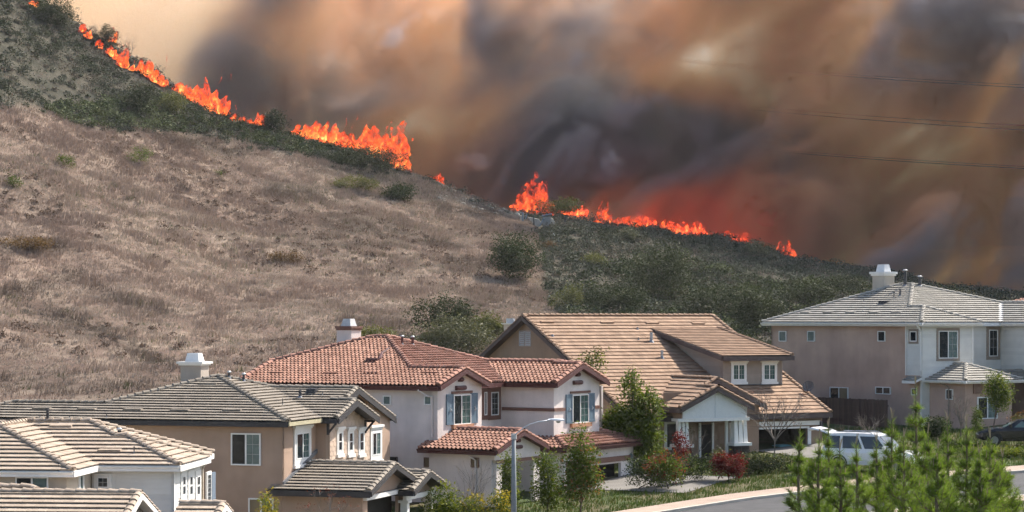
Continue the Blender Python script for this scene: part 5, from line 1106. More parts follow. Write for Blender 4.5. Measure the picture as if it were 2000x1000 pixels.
b, H = at_ground(1330, 112.6, 838); shrub('red_shrub', 'thin upright red-leaved shrub at the left porch column', b, [(0,0,H*.72,.42,.4,H*.24),(-.2,0,H*.85,.25,.25,H*.15)], 600, .13, leaf_red, 45)
b, H = at_ground(1337, 115.0, 792); bare('bare_tree', 'thin bare sapling with a few dark leaves in front of the left porch column', b, H*.8, .22, 23, r0=.02, stems=4, depth=3, cat='bare tree', berries=(leaf_dark, 1, .09))
b, H = at_ground(1512, 117.3, 752); bare('bare_tree', 'bare twiggy tree in front of the garage roof of the brown house', b, H*.62, .5, 24, r0=.035, stems=6, depth=4, berries=(berry, 1, .05), trunk=H*.34)
b, H = at_ground(1404, 114.2, 872); shrub('shrub', 'small pale green shrub by the front door step', b, [(0,0,H*.6,.4,.4,H*.4)], 600, .12, leaf_olive, 46)
# yard of the pink house
b, H = at_ground(1703, 128.5, 776); bare('bare_shrub', 'bare grey shrub in front of the dark side fence', b, H*.75, .5, 25, r0=.022, stems=7, depth=3, cat='bare shrub')
b, H = at_ground(1655, 129.0, 800); bare('bare_shrub', 'lower bare grey shrub behind the white car', b, H*.75, .5, 26, r0=.02, stems=5, depth=3, cat='bare shrub')
b, H = at_ground(1876, 127.5, 762); bare('bare_tree', 'bare slender tree by the small porch window of the pink house', b, H*.62, .35, 27, r0=.03, stems=5, depth=4, trunk=H*.25)
b, H = at_ground(1832, 127.0, 806); shrub('dark_shrub', 'large near-black evergreen shrub at the corner of the pink house', b, [(0,0,H*.45,.85,.8,H*.48),(-.4,0,H*.4,.6,.6,H*.4)], 3600, .11, leaf_dark, 47)
b, H = at_ground(1948, 124.0, 722); tree('lollipop_tree', 'small dense round-headed tree in front of the pink house window', b + Vector((-.35, 0, 0)), [(.35,0,H*.72,.68,.65,.85),(.55,0,H*.58,.55,.5,.6),(.2,0,H*.86,.4,.4,.45),(.75,0,H*.68,.4,.4,.5)], 4200, .11, leaf_green, .05, 48, extra=(leaf_lime, 900))
b, H = at_ground(1908, 126.0, 785); shrub('climbing_shrub', 'slim climbing green shrub left of the big white-framed window', b, [(0,0,H*.5,.28,.28,H*.5)], 900, .11, leaf_green, 49)
b, H = at_ground(1990, 128.0, 808); shrub('shrub', 'bronze-tipped shrub above the black car', b, [(0,0,H*.5,.6,.5,H*.5)], 900, .12, leaf_olive, 50, extra=(leaf_bronze, 200))
hedge('ground_cover_hedge', 'low bright green ground cover beside the tan pavement on the right', [(1905, 119), (1955, 118.5), (2015, 118.2)], 893, 4200, leaf_green, 51, (leaf_lime, 1600), .9, 'ground cover')
hedge('ground_cover_hedge', 'dark green low planting between the pines and the black car', [(1850, 122), (1900, 121.4), (1945, 121)], 862, 3600, leaf_green, 52, (leaf_dark, 1500), .9, 'ground cover')
# palm behind the tan house
pb = px(447, 752, 112.0); root = empty('palm_tree', (pb.x, pb.y, gz(pb.x, pb.y))); tag(root, 'palm with arching green fronds peeking over the tan house roof', 'palm')
H = pb.z - gz(pb.x, pb.y); mb = MB(); mb.tube([(0,0,0),(0.05,0,H*.5),(0,0,H)], [.16,.13,.12], 8); mb.build('trunk', bark, root)
rs = np.random.default_rng(6)
for i in range(16):
    a = i*2.4 + rs.normal()*.2; d = Vector((math.cos(a), math.sin(a)*.8, 0)); rise = .55 + .5*rs.random(); L = 1.25; mb = MB(); pts = [d*(L*k)*(1.0) + Vector((0, 0, H + L*rise*k - L*.95*k*k)) for k in [q/9 for q in range(10)]]
    for k in range(9):
        p, q = pts[k], pts[k+1]; t = (q-p).normalized(); w = t.cross(Vector((0,0,1))).normalized(); l = .42*math.sin(math.pi*(k+1.2)/11)
        for j in (0, .5):
            for s in (-1, 1): c = p.lerp(q, j); e = c + w*s*l + t*l*.55 - Vector((0,0,l*.35)); mb.add([c, c + t*.045, e], [(0,1,2)])
    mb.tube(pts, .012, 3); mb.build('frond', leaf_palm, root)
# young pines on the bank in the foreground
needle = leafmat('pine_needle', (0.13, 0.20, 0.045), .35, .4); candle_m = simple('pine_candle', (0.36, 0.27, 0.17), .8, .2); pine_bark = simple('pine_bark', (0.15, 0.11, 0.08), .9, .2)
def pine(u, y, vtop, width, seed, label):
    b = on_ground(u, y); H = (HORIZON - vtop)/FPX*y - b.z; rs = np.random.default_rng(seed); root = empty('young_pine', b); tag(root, label, 'pine', 'young pines on the bank'); mb = MB(); T = []; CD = []
    mb.tube([(0,0,-.1), (rs.normal()*.03,0,H*.5), (0,0,H)], [.05,.035,.012], 6)
    shoots = [(Vector((0,0,H*.5)), Vector((0,0,H*.97)))]
    nw = int(rs.integers(7, 10))
    for k in range(nw):
        z = H*(.04 + .88*k/nw); L = width*(1.45*(1 - (k+.3)/nw) + .10)*(.65+.6*rs.random())
        for j in range(int(rs.integers(3, 7))):
            a = rs.random()*6.283; d = Vector((math.cos(a), math.sin(a), 0)); p = Vector((0,0,z)); q = p + d*L*.55 + Vector((0,0,L*.30)); e = q + d*L*.32 + Vector((0,0,L*.55)); mb.tube([p, q, e], [.014,.011,.007], 4, False); shoots += [(p.lerp(q, .3), q), (q, e)]
            for _s in (-1, 1):
                f = q + Vector((-d.y, d.x, 0))*_s*L*.28 + d*L*.12 + Vector((0,0,L*.30)); mb.tube([q.lerp(p, .3), f], [.009,.006], 3, False); shoots.append((q.lerp(f, .2), f))
    for (p, q) in shoots:
        L = (q-p).length; n = int(42*L/.3) + 8; ax = (q-p).normalized()
        for _ in range(n):
            t = rs.random(); c = p.lerp(q, t); r = Vector(rs.normal(size=3)); r = (r - ax*r.dot(ax)).normalized(); d = (ax*(.5 + .6*rs.random()) + r*.9 + Vector((0,0,.15))).normalized(); l = .20*(.5+.8*rs.random()); w = d.cross(Vector(rs.normal(size=3))).normalized()*.0055
            T.append([c - w, c + w, c + d*l])
        if q.z > H*.5 and rs.random() < .22:
            c1 = MB(); c1.tube([q, q + Vector((rs.normal()*.012, rs.normal()*.012, .10 + .10*rs.random()))], [.012, .007], 4); CD.append(c1)
    top = Vector((0,0,H))
    for _ in range(3): c1 = MB(); c1.tube([top, top + Vector((rs.normal()*.03, 0, .16+.1*rs.random()))], [.014,.008], 5); CD.append(c1)
    mb.build('trunk', pine_bark, root); link('needles', tri_mesh('needles', np.array([[list(v) for v in t] for t in T]), mat=needle), root)
    for c1 in CD: c1.build('candle', candle_m, root)
    return root
PINES = [(1562, 56, 856, .42, 'leftmost short young pine, in front of the open garage'), (1600, 54, 872, .40, 'short young pine in front of the tail of the white car'), (1618, 58, 850, .38, 'thin young pine just left of the white car tailgate'), (1672, 53, 882, .42, 'low young pine in front of the rear door of the white car'), (1712, 55, 878, .40, 'low young pine in front of the front door of the white car'),
         (1742, 57, 832, .50, 'young pine in front of the windscreen of the white car'), (1788, 58, 766, .58, 'tallest young pine, tip reaching the porch gutter of the pink house'), (1765, 52, 868, .45, 'young pine at the foot of the tallest pine, before the bonnet'), (1812, 54, 862, .48, 'young pine just right of the tallest pine'),
         (1850, 56, 836, .46, 'young pine with pale candles before the dark evergreen shrub'), (1888, 53, 846, .48, 'young pine with two upright candles left of the black car'), (1934, 54, 870, .48, 'young pine below the nose of the black car'), (1832, 50, 890, .45, 'low young pine below the dark evergreen shrub'), (1912, 50, 900, .44, 'low young pine between two taller ones near the tan pavement'), (1958, 55, 908, .40, 'rightmost young pine by the tan pavement'), (1640, 51, 893, .38, 'lowest young pine, before the rear wheel of the white car')]
for i, (u, y, v, w, l) in enumerate(PINES): pine(u, y, v - 16, w*(.8 + .35*((i*37) % 10)/10), 100+i, l)

# ------------------------------------------------------------------ hillside plants
def sample_hill(n, seed, test):
    rs = np.random.default_rng(seed); out = []
    while len(out) < n:
        y = 158 + 174*np.sqrt(rs.random(40000)); u = rs.uniform(-420, 2300, 40000); x = (u-UC)/FPX*y; z = ground_z(x, y); _, v = uv_of(x, y, z); k = test(u, v, y, x, rs)
        out += list(zip(x[k], y[k], z[k], u[k], v[k]))
    return np.array(out[:n]), rs
def blade_tufts(P, rs, nb, h, w, col):
    n = len(P); C = np.repeat(P[:, :3], nb, 0) + np.concatenate([rs.normal(size=(n*nb, 2))*.22, np.zeros((n*nb, 1))], 1); m = n*nb
    a = rs.random(m)*6.283; wv = np.stack([np.cos(a), np.sin(a), np.zeros(m)], 1)*(w*(.6+.8*rs.random(m)))[:, None]; hh = np.repeat(h, nb)*(.6+.7*rs.random(m))
    tip = C + np.stack([rs.normal(size=m)*.22*hh + .18*hh, rs.normal(size=m)*.22*hh, hh], 1); C = C - np.array([0, 0, .05])
    return np.stack([C - wv, C + wv, tip], 1), np.repeat(col, nb, 0)*(.88+.24*rs.random(m))[:, None]
grass_m = leafmat('dry_grass', (1, 1, 1), trans=.25, rough=.9, use_tint=True, glow=(1.05, 1.0, .9)); brush_m = leafmat('brush_leaf', (1, 1, 1), trans=.12, rough=.8, use_tint=True, glow=(1.05, 1.05, .9))
P, rs = sample_hill(76000, 61, lambda u, v, y, x, rs: rs.random(len(u)) < 1.03 - brush_at(u, v))
q = np.stack([P[:, 0]*.06, P[:, 1]*.06, 0*P[:, 0]], -1); f1 = fbm(q, 4)[:, None]; f2 = fbm(q*5.3 + 4, 3)[:, None]; r3 = rs.random((len(P), 1))
col = np.array([.37, .305, .25])*(1 - sstep(.46, .62, f2)) + np.array([.295, .23, .19])*sstep(.46, .62, f2)
col = col*(1-.45*sstep(.5, .66, f1)) + np.array([.21, .15, .125])*.45*sstep(.5, .66, f1); col = np.where((r3 < .06) & (f1 < .5), np.array([.14, .145, .075]), col)*(.88+.24*rs.random((len(P), 1)))
col = col*(1 - .5*swath(DARK_SWATHS, P[:, 3], P[:, 4]) + .22*swath(PALE_SWATHS, P[:, 3], P[:, 4]))[:, None]
T, C = blade_tufts(P, rs, 6, .24 + .30*sstep(.45, .65, f2[:, 0]), .045, col)
tag(link('dry_grass', tri_mesh('dry_grass', T, mat=grass_m, col=C)), kind='stuff')
# sagebrush and chaparral that reads as one mass
def brush_mass(name, n, seed, test, rr, colf, leaves=70, ls=.22):
    P, rs = sample_hill(n, seed, test); r = rr[0] + (rr[1]-rr[0])*rs.random(n)**2; m = n*leaves
    d = rs.normal(size=(m, 3)); d[:, 2] = np.abs(d[:, 2]); d /= np.linalg.norm(d, axis=1)[:, None]; R_ = np.repeat(r, leaves)*(.55+.45*rs.random(m))
    C = np.repeat(P[:, :3], leaves, 0) + d*R_[:, None]*np.array([1, 1, .85]); Q = leaf_quads(C, ls, rs, -.1, .7); col = np.repeat(colf(P, rs)*(1 - .6*swath(CHAR, P[:, 3], P[:, 4]))[:, None], leaves, 0)*(.75+.5*rs.random(m))[:, None]
    tag(link(name, tri_mesh(name, Q, mat=brush_m, col=col)), kind='stuff')
def sage_col(P, rs):
    k = rs.random((len(P), 1)); f = fbm(np.stack([P[:, 0]*.05, P[:, 1]*.05, 0*P[:, 0]+7], -1), 3)[:, None]
    c = np.where(k < .45, np.array([.095, .10, .075]), np.where(k < .72, np.array([.06, .07, .042]), np.where(k < .9, np.array([.13, .11, .085]), np.array([.04, .052, .028])))); return c*(.75 + .5*f)
brush_mass('sagebrush', 10500, 62, lambda u, v, y, x, rs: rs.random(len(u)) < brush_at(u, v)*(.35+.65*(fbm(np.stack([x*.12, y*.12, 0*x], -1), 2) > .48)), (.45, 1.5), sage_col)
def dark_col(P, rs): k = rs.random((len(P), 1)); return np.where(k < .6, np.array([.045, .058, .026]), np.where(k < .85, np.array([.075, .09, .035]), np.array([.10, .095, .06])))
LOWLINE = ([900, 1080, 1130, 1200, 1320, 1450, 1600, 1800], [760, 640, 560, 520, 500, 545, 560, 575])
brush_mass('chaparral', 1900, 63, lambda u, v, y, x, rs: (u > 1060) & (v > np.interp(u, *LOWLINE)) & (rs.random(len(u)) < .8), (.8, 2.4), dark_col, 100, .30)
STRIP_T, STRIP_B = ([90, 240, 340, 440, 560, 660, 760], [208, 196, 190, 232, 262, 292, 326]), ([90, 150, 240, 420, 560, 660, 760], [222, 244, 252, 262, 296, 320, 336])
def strip_test(u, v, y, x, rs): return (u > 92) & (u < 760) & (v > np.interp(u, *STRIP_T)) & (v < np.interp(u, *STRIP_B)) & (rs.random(len(u)) < .9)
brush_mass('cactus_scrub', 620, 64, strip_test, (.5, 1.5), lambda P, rs: np.where((P[:, 3:4] < 330) & (rs.random((len(P), 1)) < .5), np.array([.13, .15, .075]), np.where(rs.random((len(P), 1)) < .6, np.array([.06, .08, .035]), np.array([.095, .105, .045]))), 80, .26)
brush_mass('tall_weeds', 850, 65, lambda u, v, y, x, rs: (brush_at(u, v) < .3) & (fbm(np.stack([x*.045, y*.045, 0*x+2], -1), 3) > .56), (.35, .9), lambda P, rs: np.array([.15, .105, .08])*(.8+.5*rs.random((len(P), 1))), 40, .22)

# shrubs and small trees that stand out on the hill, each one its own
def hill_shrub(u, vb, wpx, hpx, label, mat, n, seed, name='hill_shrub', cat='shrub', ls=.34, lumps=5, y=None, fill=None):
    b = hill_hit(u, vb) if y is None else Vector(((u-UC)/FPX*y, y, gz((u-UC)/FPX*y, y))); k = b.y/FPX; W_, H_ = wpx*k*1.3, hpx*k*1.22; rs = np.random.default_rng(seed)
    bl = [(0, 0, H_*.5, W_*.34, W_*.3, H_*.48)] + [((rs.random()-.5)*W_*.72, (rs.random()-.5)*W_*.4, H_*(.3+.3*rs.random()), W_*(.16+.12*rs.random()), W_*.22, H_*(.25+.15*rs.random())) for _ in range(lumps)]
    return shrub(name, label, b - Vector((0, 0, .1)), bl, n, ls, mat, seed, cat, 'shrubs and small trees on the hillside', .18, fill)
HS = [(118, 58, 88, 60, 'large dark round bush on the upper left ridge', leaf_oak, 2600), (208, 84, 36, 34, 'dark bush with flames at its right side high on the ridge', leaf_oak, 1000), (538, 262, 66, 44, 'dark green bush standing in the gap between two runs of flame', leaf_oak, 1700),
      (700, 326, 150, 40, 'long low dark bush right below the swirling flame', leaf_oak, 3000), (785, 396, 80, 38, 'round dark bush alone on the upper grass slope', leaf_dark, 1900), (690, 372, 76, 26, 'low yellowish bush on the upper grass slope', leaf_olive, 1100), (1092, 424, 82, 36, 'rounded grey-green bush beside the tall flame on the crest', leaf_olive, 1900),
      (1015, 552, 140, 90, 'big dark oak-like bush in the middle of the slope', leaf_dark, 5200), (872, 660, 104, 76, 'leafy green tree behind the white house chimney', leaf_oak, 3200), (890, 700, 160, 74, 'grey-green spreading tree just above the white house roof', leaf_sage, 4200), (955, 668, 70, 50, 'brighter green bush left of the brown house gable', leaf_olive, 1800), (735, 672, 60, 34, 'small green bush right of the white house chimney', leaf_olive, 1000),
      (1285, 592, 130, 110, 'tall dark tree on the right slope above the brown house roof', leaf_oak, 4600), (1185, 612, 120, 60, 'dark bushy growth above the brown house ridge', leaf_oak, 3000), (1110, 606, 60, 50, 'olive bush right of the dry slope', leaf_olive, 1300), (1400, 628, 120, 70, 'dark shaded tree above the dormer roof', leaf_oak, 3000), (1470, 655, 110, 90, 'dark tree left of the pink house eave', leaf_oak, 3400),
      (1560, 600, 110, 50, 'dark green bush above the left eave of the pink house', leaf_oak, 2600), (1640, 575, 80, 40, 'bush left of the pink house chimney', leaf_oak, 1700), (272, 322, 46, 36, 'small green sapling bent by the wind on the dry slope', leaf_green, 420), (125, 328, 40, 26, 'small sprawling green sapling on the left dry slope', leaf_green, 300), (25, 368, 32, 26, 'small green sapling at the far left of the dry slope', leaf_green, 240), (428, 346, 20, 14, 'tiny green sapling on the middle of the dry slope', leaf_green, 120),
      (560, 516, 58, 24, 'low brown dead bush on the dry terrace', leafmat('leaf_dead', (.13, .085, .06)), 800), (60, 490, 120, 26, 'dark brown thicket at the left of the dry terrace', MATS['leaf_dead'], 1100), (270, 226, 70, 60, 'dark pointed bush behind the cactus patch', leaf_oak, 1700), (335, 232, 70, 50, 'olive bush right of the pointed dark bush', leaf_olive, 1500), (1230, 470, 50, 26, 'grey bush just under the faint flames', leaf_sage, 800), (1480, 502, 60, 30, 'blue-grey bush on the right crest', leaf_sage, 900), (1160, 520, 50, 26, 'yellowish bush on the right slope', leaf_olive, 800), (1075, 488, 26, 16, 'tan dry bush below the drain', MATS['leaf_dead'], 300)]
for i, (u, v, w, hgt, l, m, n) in enumerate(HS): hill_shrub(u, v, w, hgt, l, m, int(n*2.3), 200+i, ls=.22 if w > 60 else .18)
b = hill_hit(255, 96); bare('burnt_tree', 'bare scorched tree against the pale smoke on the left ridge', b, 3.2, .9, 28, bark_grey, .04, 6, 3)
b = hill_hit(190, 60); bare('burnt_tree', 'smaller bare scorched tree left of the flaming bush', b, 2.4, .8, 29, bark_grey, .035, 4, 3)
# ------------------------------------------------------------------ fire
def flame_mat(strength, name='flame'):
    m = bpy.data.materials.new(name); m.use_nodes = True; t = m.node_tree; t.nodes.clear(); out = t.nodes.new('ShaderNodeOutputMaterial')
    at = NN(t, 'ShaderNodeAttribute', attribute_name='fireglow'); cr = t.nodes.new('ShaderNodeValToRGB'); e = cr.color_ramp.elements
    e[0].position = 0.0; e[0].color = (0.42, 0.018, 0.008, 1); e[1].position = 1.0; e[1].color = (1.0, 0.56, 0.16, 1)
    for p, c in ((.35, (0.62, 0.045, 0.014, 1)), (.6, (0.80, 0.105, 0.025, 1)), (.8, (0.95, 0.25, 0.055, 1))): k = e.new(p); k.color = c
    t.links.new(at.outputs['Fac'], cr.inputs[0]); em = t.nodes.new('ShaderNodeEmission'); em.inputs[1].default_value = strength; t.links.new(cr.outputs[0], em.inputs[0])
    tr = t.nodes.new('ShaderNodeBsdfTransparent'); mx = t.nodes.new('ShaderNodeMixShader'); t.links.new(ramp(t, at.outputs['Fac'], 0.12, 0.66), mx.inputs[0]); t.links.new(tr.outputs[0], mx.inputs[1]); t.links.new(em.outputs[0], mx.inputs[2]); t.links.new(mx.outputs[0], out.inputs[0]); return m
flame_m = flame_mat(1.0); flame_hot = flame_mat(4.2, 'flame_in_smoke')
def iso_mesh(arr, lo, vs, thr):
    """surface mesh of a density grid (volume to mesh, baked)"""
    ob = volume_from_grid('flame_grid', arr, lo, vs, flame_m); ng = ob.modifiers[0].node_group; N, L = ng.nodes, ng.links
    vc = [n for n in N if n.bl_idname == 'GeometryNodeVolumeCube'][0]; go = [n for n in N if n.bl_idname == 'NodeGroupOutput'][0]
    vm = N.new('GeometryNodeVolumeToMesh'); vm.inputs['Threshold'].default_value = thr; L.new(vc.outputs[0], vm.inputs[0]); L.new(vm.outputs[0], go.inputs[0])
    dg = bpy.context.evaluated_depsgraph_get(); me = bpy.data.meshes.new_from_object(ob.evaluated_get(dg)); d = ob.data; bpy.data.objects.remove(ob); bpy.data.meshes.remove(d); bpy.data.node_groups.remove(ng)
    return me
def flame(label, tongues, seed, y=None, lean=.25, turb=1.0, red=0.0, mat=None):
    """tongues = (u, v of the base, height px, half-width px)"""
    pts = []; rf = random.Random(seed)
    for (u, v, h, w) in tongues:
        h *= rf.uniform(.55, 1.25); w *= rf.uniform(.8, 1.5)
        if y is None: b = hill_hit(u, v)
        else: b = px(u, v, y)
        k = b.y/FPX; pts.append((b, h*k, w*k))
    c = pts[len(pts)//2][0]; sc_ = min(.22, max(.09, max(p[1] for p in pts)/34)); lo = Vector((min(p[0].x-p[2]*1.6-.8 for p in pts), min(p[0].y for p in pts)-1.3, min(p[0].z for p in pts)-.8)); hi = Vector((max(p[0].x+p[2]*1.6+.5*p[1]+.8 for p in pts), max(p[0].y for p in pts)+1.3, max(p[0].z+p[1]*1.25 for p in pts)+.3))
    A = [np.arange(lo[i], hi[i]+sc_, sc_) for i in range(3)]; X, Y, Z = np.meshgrid(*A, indexing='ij'); W_ = np.stack([X, Y, Z*.62], -1) + seed*3.7
    n1 = np.stack([fbm(W_*.45 + 2, 3), fbm(W_*.45 + 9, 2), fbm(W_*.45 + 17, 3)], -1) - .5; n2 = fbm(W_*1.6 + n1*2.2, 3, .6); n3 = fbm(W_*3.4 + 8, 2)
    f = np.full_like(X, -1.0)
    for (b, h, w) in pts:
        t = np.clip((Z - b.z)/h, -.3, 1.6); dx = (X - b.x - lean*h*np.clip(t, 0, 2)**1.4 + n1[..., 0]*h*.75*turb*np.clip(t+.15, 0, 1.5)); dy = (Y - b.y + n1[..., 1]*.8)/max(.9, w*.8)
        prof = np.clip(1.05 - t, 0, 1.2)**.6*(.55 + .45*np.clip(t*3 + .4, 0, 1)); r = np.sqrt((dx/np.maximum(w*prof, .04))**2 + (dy/np.maximum(prof, .08))**2)
        g = 1 - r; g[t < -.12] = -1; f = np.maximum(f, g)
    f = f + (n2-.5)*1.9*turb + (n3-.5)*.5 - .05; f[Z < ground_z(X[:, :, 0], Y[:, :, 0])[:, :, None] - .3] = -1
    for ax in range(3): f[(slice(None),)*ax + (0,)] = -1; f[(slice(None),)*ax + (-1,)] = -1
    me = iso_mesh(np.clip(f + 1, 0, 3), tuple(lo), sc_, 1.0)
    n = len(me.vertices)
    if n == 0: return None
    co = np.empty(n*3, np.float32); me.vertices.foreach_get('co', co); co = co.reshape(-1, 3); q = co.astype(float)*np.array([1, 1, .62]) + seed*3.7
    ht = np.ones(n)*9
    for (b, h, w) in pts: ht = np.minimum(ht, np.abs((co[:, 2]-b.z)/h) + .25*np.abs(co[:, 0]-b.x-lean*h*.3)/w)
    heat = .62 - .42*np.clip(ht, 0, 1.3) + 1.5*(fbm(q*1.9 + 31, 4, .6)-.47) + .5*(fbm(q*6 + 3, 2)-.5) - red
    at = me.attributes.new('fireglow', 'FLOAT', 'POINT'); at.data.foreach_set('value', np.clip(heat, 0.06, 1).astype(np.float32))
    me.name = 'flames'; me.materials.clear(); me.materials.append(mat or flame_m); me.vertices.foreach_set('co', (co - np.array(c)).ravel()); me.update(); me.polygons.foreach_set('use_smooth', [True]*len(me.polygons))
    o = link('flames', me); o.location = c; return tag(o, label, 'fire', 'flames along the ridge line')
flame('tiny flame at the very top of the left ridge', [(62, 11, 12, 8), (70, 14, 9, 6)], 1)
flame('small flame right of the large dark ridge bush', [(160, 66, 14, 6), (167, 72, 16, 6), (173, 76, 14, 6)], 2)
flame('small bright flame below the ridge bush, second of the upper chain', [(189, 94, 20, 7), (196, 98, 17, 7)], 3)
flame('flame licking the small dark ridge bush', [(214, 84, 22, 6), (222, 82, 26, 5)], 4, y=331)
flame('thin slanting flame of the upper chain', [(212, 106, 14, 6), (220, 113, 12, 6), (226, 116, 10, 5)], 5)
flame('upright narrow flame alone on the left ridge', [(233, 130, 22, 7), (240, 131, 40, 9), (245, 132, 26, 6)], 6)
flame('broad ragged flame above the dark scrub on the left', [(258, 139, 14, 8), (272, 142, 26, 12), (286, 150, 34, 14), (300, 160, 36, 15), (314, 168, 34, 12), (322, 170, 24, 8)], 7)
flame('widest flame of the left slope, bright yellow core', [(348, 178, 24, 10), (362, 190, 40, 14), (378, 200, 50, 16), (394, 208, 44, 18), (410, 217, 40, 16), (424, 225, 42, 12), (434, 229, 46, 8)], 8, lean=.3)
flame('low broken flames left of the ridge gap bush', [(455, 238, 16, 7), (470, 241, 22, 9), (486, 243, 20, 10), (500, 244, 26, 9), (508, 246, 30, 7)], 9)
flame('long low flame right of the ridge gap bush', [(576, 262, 22, 9), (592, 264, 24, 14), (612, 268, 28, 14), (632, 273, 36, 15), (650, 280, 42, 16), (666, 287, 40, 14), (684, 292, 26, 14)], 10, y=334)
flame('tall swirling flame above the long low bush', [(700, 292, 28, 14), (716, 296, 46, 14), (734, 302, 62, 15), (752, 312, 74, 18), (770, 322, 84, 18), (784, 330, 76, 14), (793, 330, 70, 8)], 11, y=335, lean=.12, turb=1.25)
flame('small round flame at the foot of the swirling flame', [(790, 342, 16, 8), (799, 344, 16, 8)], 12, y=334, red=.08)
flame('faint red flame low behind the crest', [(838, 356, 16, 9), (852, 360, 22, 9), (862, 360, 22, 6)], 13, y=340, red=.18)
flame('tall isolated red flame beside the concrete drain', [(1018, 410, 50, 16), (1030, 414, 78, 18), (1042, 418, 92, 20), (1056, 420, 66, 18), (1068, 420, 44, 12)], 14, y=338, lean=.04, turb=1.1, red=.16)
flame('red flame behind the crest right of the drain', [(1164, 434, 26, 9), (1176, 436, 36, 11), (1188, 438, 24, 9)], 15, y=345, red=.14)
flame('dim red flame half hidden in smoke, left of the pair of spots', [(1206, 446, 26, 12), (1222, 448, 34, 16), (1244, 454, 44, 16), (1262, 458, 38, 14)], 16, y=343, red=.2)
flame('small orange flame spot on the right crest', [(1284, 468, 30, 10), (1292, 469, 34, 12), (1302, 471, 38, 12), (1314, 472, 26, 10)], 17, y=342, red=.02)
flame('second small orange flame spot on the right crest', [(1340, 476, 32, 12), (1354, 478, 40, 14), (1368, 481, 30, 10)], 18, y=343, red=.04)
flame('dim red flame right of the orange spots', [(1392, 484, 34, 14), (1412, 487, 40, 16), (1430, 489, 28, 12)], 19, y=344, red=.16)
flame('rightmost faint red flame low on the crest', [(1522, 504, 30, 12), (1538, 507, 36, 12)], 20, y=344, red=.18)
flame('detached red flame tongue drifting in the smoke on the right', [(1488, 436, 34, 12), (1500, 440, 26, 10)], 21, y=370, red=.25, lean=.5)

for i, (u, v, h, w, lab) in enumerate(((1120, 418, 30, 16, 'red glow in the smoke between the tall red flame and the low flames'), (1236, 440, 40, 24, 'red glow of flame in the smoke behind the low red flames'), (1330, 460, 42, 26, 'red glow of flame in the smoke behind the orange spots'), (1420, 478, 40, 24, 'red glow of flame in the smoke right of the orange spots'))):
    flame(lab, [(u-w, v, h*.8, w*.7), (u, v, h, w), (u+w, v+3, h*.7, w*.7)], 40+i, y=364.5, red=.3, mat=flame_hot)

# ------------------------------------------------------------------ drain on the crest, wires, lamp, fence, paving, cars
conc = simple('concrete', (0.46, 0.42, 0.36), .9, .15, 2, bump=.3); conc_d = simple('concrete_dark', (0.24, 0.24, 0.23), .9, .15, 2); steel = simple('steel_blue', (0.22, 0.26, 0.29), .5, .2, metal=.5)
c = hill_hit(1058, 448); root = empty('concrete_drain', c); tag(root, 'pale concrete drain head with posts below the tall red flame', 'drain'); k = c.y/FPX
def dq(u, v, dy=0.0): return px(u, v, c.y + dy) - c
for name, poly in (('slab', [(1030, 424), (1052, 428), (1058, 436), (1052, 444), (1046, 441)]), ('slab', [(1074, 424), (1080, 428), (1084, 434), (1082, 440), (1073, 446)]), ('slab', [(1014, 420), (1021, 422), (1022, 431), (1016, 430)])):
    mb = MB(); mb.prism([dq(u, v, .3) for u, v in poly], (0, .35, .05)); mb.build(name, conc, root)
mb = MB(); mb.prism([dq(1060, 424, .2), dq(1076, 422, .2), dq(1073, 446, -.2), dq(1060, 448, -.2)], (0, .3, 0)); mb.build('chute', conc_d, root)
for (u0, v0, u1, v1, w) in ((1043, 440, 1042, 421, .10), (1058, 422, 1078, 418, .14), (1021, 432, 1021, 414, .14), (1103, 434, 1105, 422, .10), (1054, 442, 1063, 425, .12), (1026, 428, 1029, 418, .12)):
    mb = MB(); mb.tube([dq(u0, v0, -.3), dq(u1, v1, -.3)], w, 6); mb.build('post', steel if w > .1 else metal_dark, root)
mb = MB(); a_, b_ = hill_hit(1074, 450) - c + Vector((0,0,.25)), hill_hit(1091, 476) - c + Vector((0,0,.3)); mb.tube([a_, b_], .11, 8); mb.build('drain_pipe', simple('pipe_grey', (.36, .40, .42), .5, .1), root)
rock_m = simple('pale_rock', (0.42, 0.37, 0.30), .95, .2, 3, objvar=.3)
rs = np.random.default_rng(77)
rocks = MB()
for i in range(70):
    u, v = rs.uniform(850, 1030), 0; v = np.interp(u, [850, 1030], [374, 418]) + abs(rs.normal())*9; p = hill_hit(u, v); r = .12 + .3*rs.random()**2; bm_ = [p + Vector((math.cos(a)*r*(.7+.6*rs.random()), math.sin(a)*r*(.7+.6*rs.random()), z)) for z in (-.05, r*.5) for a in (0, 1.25, 2.5, 3.77, 5.02)]
    rocks.add(bm_ + [p + Vector((0, 0, r*.8))], [(k_, (k_+1) % 5, 5+(k_+1) % 5, 5+k_) for k_ in range(5)] + [(5+k_, 5+(k_+1) % 5, 10) for k_ in range(5)])
tag(rocks.build('rubble', rock_m), kind='stuff')

wire_m = simple('wire_black', (0.03, 0.03, 0.035), .6, .1)
for i, (v0, v1, ya, yb, lab) in enumerate(((120, 171, 410, 300, 'upper wire of the topmost power line pair'), (116, 166, 412, 303, 'thin companion wire of the topmost power line pair'), (200, 254, 408, 300, 'lower wire of the middle power line pair'), (194, 245, 410, 303, 'thin companion wire of the middle power line pair'), (278, 329, 406, 300, 'lower wire of the bottom power line pair'), (274, 325, 408, 303, 'thin companion wire of the bottom power line pair'))):
    A_, B_ = px(1340, v0, ya), px(2000, v1, yb); d = (B_-A_); mb = MB(); pts = []
    for k_ in range(-6, 33):
        t = k_/20; p = A_ + d*t; p.z -= 1.1*4*max(0, .25-(t-.5)**2)*.35 if 0 <= t <= 1 else 0; pts.append(p)
    mb.tube(pts, .045 if i % 2 == 0 else .03, 5); tag(mb.build('power_line', wire_m), lab, 'wire', 'power lines across the smoke')

